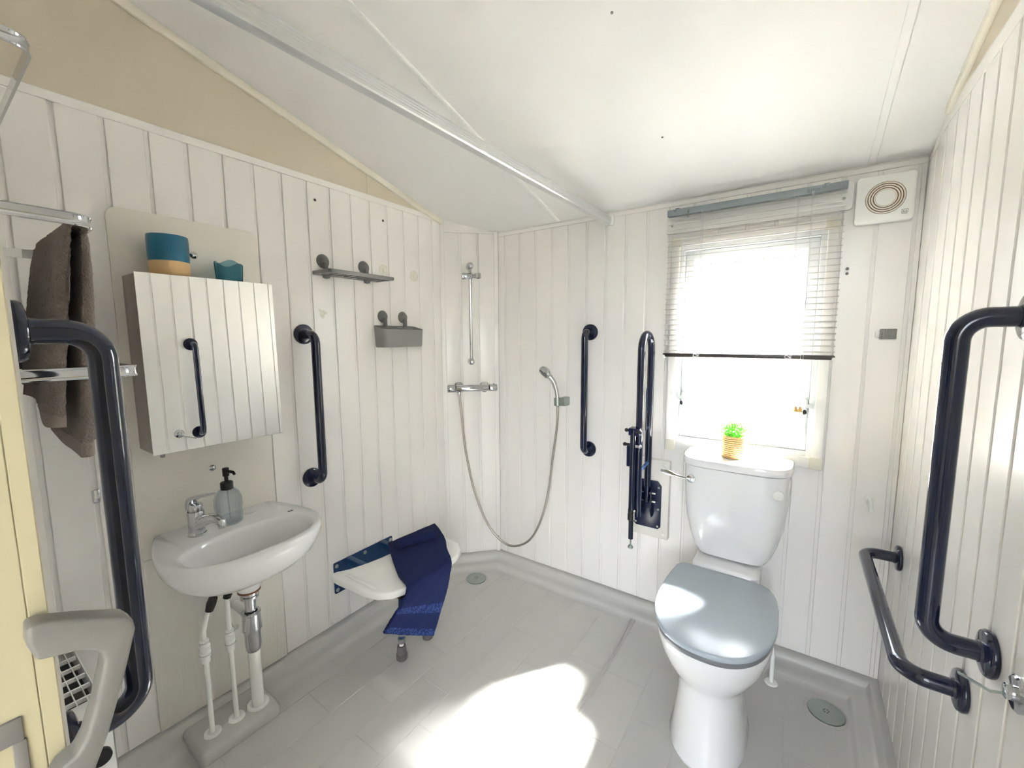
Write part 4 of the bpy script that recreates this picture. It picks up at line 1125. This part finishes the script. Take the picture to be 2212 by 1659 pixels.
# ------------------------------------------------------------------ floor drains
def drain(label, x, y):
    t = thing('floor_drain', label, 'drain', (x, y, 0), 'round floor drains')
    part('rim', lathe([(0.066, 0.0003), (0.064, 0.0025), (0.058, 0.003), (0.056, 0.0012)], (x, y, 0), (0, 0, 1), 44), M_FLOOR, t)
    part('cover', lathe([(0.0555, 0.001), (0.0555, 0.006), (0.052, 0.0078), (0.001, 0.0086)], (x, y, 0), (0, 0, 1), 44), M_STEEL, t, label='steel drain cover')
    for k in range(6):
        a = 2*math.pi*k/6
        part('slot', cyl((x+0.008*math.cos(a), y+0.008*math.sin(a), 0.0080), (x+0.008*math.cos(a), y+0.008*math.sin(a), 0.0089), 0.0021, 10), M_BLACK, t)
drain('round steel floor drain in the shower corner beyond the bench', -1.441, 1.727)
drain('round steel floor drain right of the toilet', 0.152, 1.776)

# ------------------------------------------------------------------ curtain rail
crl = thing('curtain_rail', 'long ribbed aluminium shower curtain rail below the ceiling', 'curtain rail', (-0.79, 1.0, 1.89))
cs_ = [(-0.014, -0.010), (-0.012, -0.014), (0.0, -0.016), (0.012, -0.014), (0.0145, -0.010)] + [(0.0145+(0.0012 if k % 2 else 0), -0.008+0.0032*k) for k in range(9)] + [(0.012, 0.022), (-0.012, 0.022), (-0.014, 0.018)]
path = [(-0.818, YF+0.0, 1.906), (-0.788, 1.974, 1.906)]
path = [Vector(path[0]).lerp(Vector(path[1]), k/6) for k in range(7)]
part('track', sweep(path, cs_), M_ALU, crl, smooth=30)
part('end_bracket', bevel_geo(box(-0.810, -0.764, 1.962, 1.9795, 1.890, 1.934), 0.003, 2), M_PLW, crl)

# ------------------------------------------------------------------ sliding door with handle
door = bpy.data.objects.new('door_1', None)
COL.objects.link(door)
door.location = (-0.45, 0.02, 0.0)
tag(door, 'cream sliding door standing open at the left edge', None, None, 'structure')
DX = -0.45
part('leaf', bevel_geo(box(-1.30, DX, -0.004, 0.0337, 0.01, 2.05), 0.0006, 1), M_DOOR, door)
part('facing_board', bevel_geo(box(-1.30, DX-0.0003, 0.0338, 0.0440, 0.01, 2.05), 0.0008, 1), M_DOOR, door)
lt = part('latch_plate', join(box(DX-0.004, DX+0.002, 0.004, 0.0245, 1.072, 1.0905, 0.001), box(DX-0.004, DX+0.002, 0.0185, 0.0255, 0.90, 1.0725, 0.001), box(DX-0.004, DX+0.0035, 0.004, 0.0085, 1.069, 1.094, 0.001)), M_HGREY, door)
HXp = -0.428
hpoly = [(0.0305, 1.1665), (0.0295, 1.154), (0.033, 1.1405), (0.052, 1.1355), (0.060, 1.1310), (0.0645, 1.1255), (0.0652, 1.118), (0.0580, 1.088), (0.0505, 1.066), (0.0455, 1.0575), (0.036, 1.054), (0.026, 1.040), (0.026, 1.010), (0.046, 1.010), (0.0545, 1.040), (0.0625, 1.0590), (0.0735, 1.093), (0.0845, 1.1330), (0.0838, 1.1400), (0.0795, 1.1465), (0.057, 1.1580), (0.037, 1.1665)]
hpoly = [(y*1.02, 1.36-(1.36-z)*1.02) for y, z in hpoly]
hd = part('pull_handle', bevel_geo(prism(hpoly, YZ, HXp-0.020, HXp), 0.0028, 3, 35), M_HGREY, door, label='grey plastic hooked pull handle')
part('handle_base', bevel_geo(box(DX-0.07, HXp, 0.020, 0.050, 0.955, 1.006), 0.004, 2), M_HGREY, hd)

# ------------------------------------------------------------------ towel warmer and towel
tw_ = thing('towel_warmer', 'chrome towel warmer with flat hoops jutting from the partition', 'towel warmer', (-1.3, 0.1, 1.2))
xn, xfar = -1.05, -1.565
bs = [(-0.0022, -0.0105), (0.0022, -0.0105), (0.0030, -0.0085), (0.0012, -0.005), (0.0008, 0.0), (0.0012, 0.005), (0.0030, 0.0085), (0.0022, 0.0105), (-0.0022, 0.0105), (-0.0018, 0.0)]
for yy, zz in ((0.166, 1.836), (0.216, 1.569), (0.258, 1.3015)):
    pth = fillet([(xn, YF+0.012, zz), (xn, yy, zz), (xfar, yy, zz), (xfar, YF+0.012, zz)], 0.032, 10)
    part('hoop', sweep(pth, bs), M_CHROME, tw_, smooth=40)
for x in (xn, xfar):
    part('upright', bevel_geo(box(x-0.014, x+0.014, YF+0.0005, YF+0.016, 1.18, 1.92), 0.004, 2), M_CHROME, tw_)
btw = thing('brown_towel', 'brown towel hanging folded over a hoop of the towel warmer', 'towel', (-1.3, 0.2, 1.12))
def towel_ring(x, t, zi, zo, lo=0, hi=None, grow=0.0):
    yb_, zb_ = 0.216, 1.5815
    def down(z1, n=64):
        return [k/n for k in range(n+1)]
    ts = down(0)
    def fold(h, ph):
        e = h**0.7
        return e*0.004*(1+math.sin(5.2*t+ph+1.2*h))
    path = []
    for q in reversed(ts):
        path.append((yb_-0.0065-0.031*q-abs(fold(q, 0.4)), zb_-0.010-(zb_-0.010-zi)*q, q))
    for k in range(1, 8):
        a = math.pi*(1-k/8)
        path.append((yb_+0.0065*math.cos(a), zb_-0.010+0.0105*math.sin(a), 0))
    for q in ts:
        path.append((yb_+0.0065-0.038*q+abs(fold(q, 2.3))*0.6, zb_-0.010-(zb_-0.010-zo)*q, q))
    N_ = len(path)
    hi = N_ if hi is None else hi
    A, B = [], []
    for i in range(N_)[lo:hi]:
        y, z, q = path[i]
        a = path[max(i-1, 0)]; b = path[min(i+1, N_-1)]
        tt = Vector((b[0]-a[0], b[1]-a[1])).normalized()
        n_ = Vector((-tt.y, tt.x))
        edge = min(1.0, min(t, 1-t)/0.10)
        th = (0.011+0.019*q**0.5)*(0.45+0.55*math.sqrt(edge*(2-edge)))
        if q > 0.93: th *= 0.8
        xo = 0.010*q*math.sin(6*q+3*t)
        A.append((x+xo, y+n_.x*(th+grow), z+n_.y*(th+grow)))
        B.append((x+xo, y+n_.x*(0.0008-grow), z+n_.y*(0.0008-grow)))
    return A+list(reversed(B))
NX = 110
def towel_rings(lo=0, hi=None, grow=0.0):
    rg = []
    for k in range(NX+1):
        t = k/NX
        rg.append(towel_ring(-1.180-0.315*t, t, 1.190+0.045/(1+math.exp(-22*(t-0.42))), 1.118+0.03*t+0.008*math.sin(5*t+1), lo, hi, grow))
    return rg
rngT = random.Random(3)
def fuzz(g, a):
    return [(p[0]+rngT.uniform(-a, a), p[1]+rngT.uniform(-a, a), p[2]+rngT.uniform(-a, a)) for p in g[0]], g[1]
part('towelling', fuzz(loft(towel_rings()), 0.0012), M_BTOW, btw, smooth=80)
part('hem', loft(towel_rings(0, 5, 0.0012)), M_BTOW2, btw, smooth=60)
part('hem', loft(towel_rings(132, 137, 0.0012)), M_BTOW2, btw, smooth=60)

# ------------------------------------------------------------------ heater box under the towel warmer
ht = thing('fan_heater', 'white box heater with an open grid top below the towel warmer', 'heater', (-1.26, 0.127, 0.2))
hx0, hx1, hy0, hy1, hz = -1.46, -1.108, YF+0.0005, 0.1735, 0.602
part('casing', join(box(hx0, hx1, hy1-0.003, hy1, 0.20, hz-0.004, 0.001), box(hx1-0.004, hx1, hy0, hy1, 0.20, hz, 0.001), box(hx0, hx0+0.004, hy0, hy1, 0.20, hz, 0.001), box(hx0, hx1, hy0, hy1, 0.20, 0.204), box(hx0, hx1, hy0, hy0+0.003, 0.20, hz), box(-1.20, hx1, hy0, hy1, hz-0.006, hz, 0.001)), M_PLW, ht)
part('dark_core', box(hx0+0.006, -1.20, hy0+0.005, hy1-0.005, 0.45, 0.566), M_BLACK, ht)
for k in range(6):
    x = -1.45+0.0455*k
    part('grid_bar', box(x, x+0.0045, hy0+0.004, hy1-0.004, hz-0.010, hz, 0.0008, 1), M_PLW, ht)
for k in range(6):
    y = hy0+0.006+0.0165*k
    part('grid_bar', box(hx0+0.004, -1.20, y, y+0.0018, hz-0.006, hz-0.0005), M_PLW, ht)
part('thermostat_knob', cyl((hx1, 0.150, 0.535), (hx1+0.014, 0.150, 0.535), 0.016, 20, 0.002), M_BLACK, ht)

# ------------------------------------------------------------------ hook on the right-hand wall
rh = thing('cabin_hook', 'chrome disc with a thin lever low on the right-hand wall by the grab bars', 'hook', (XR, 0.945, 0.77))
part('disc', lathe([(0.028, 0.0005), (0.028, 0.004), (0.025, 0.007), (0.012, 0.008), (0.012, 0.016), (0.008, 0.018)], (XR, 0.940, 0.800), (-1, 0, 0), 30), M_CHROME, rh)
part('lever', tube([(XR-0.012, 0.940, 0.796), (XR-0.030, 0.945, 0.788), (XR-0.046, 1.02, 0.758)], 0.0025, 10), M_STEEL, rh)
# small chrome latch on the basin wall left of the board
single('wall_latch', bevel_geo(box(XL, XL+0.012, 0.275, 0.292, 0.885, 0.925), 0.004, 2), M_CHROME, 'small chrome fitting on the basin wall behind the door edge', 'latch')
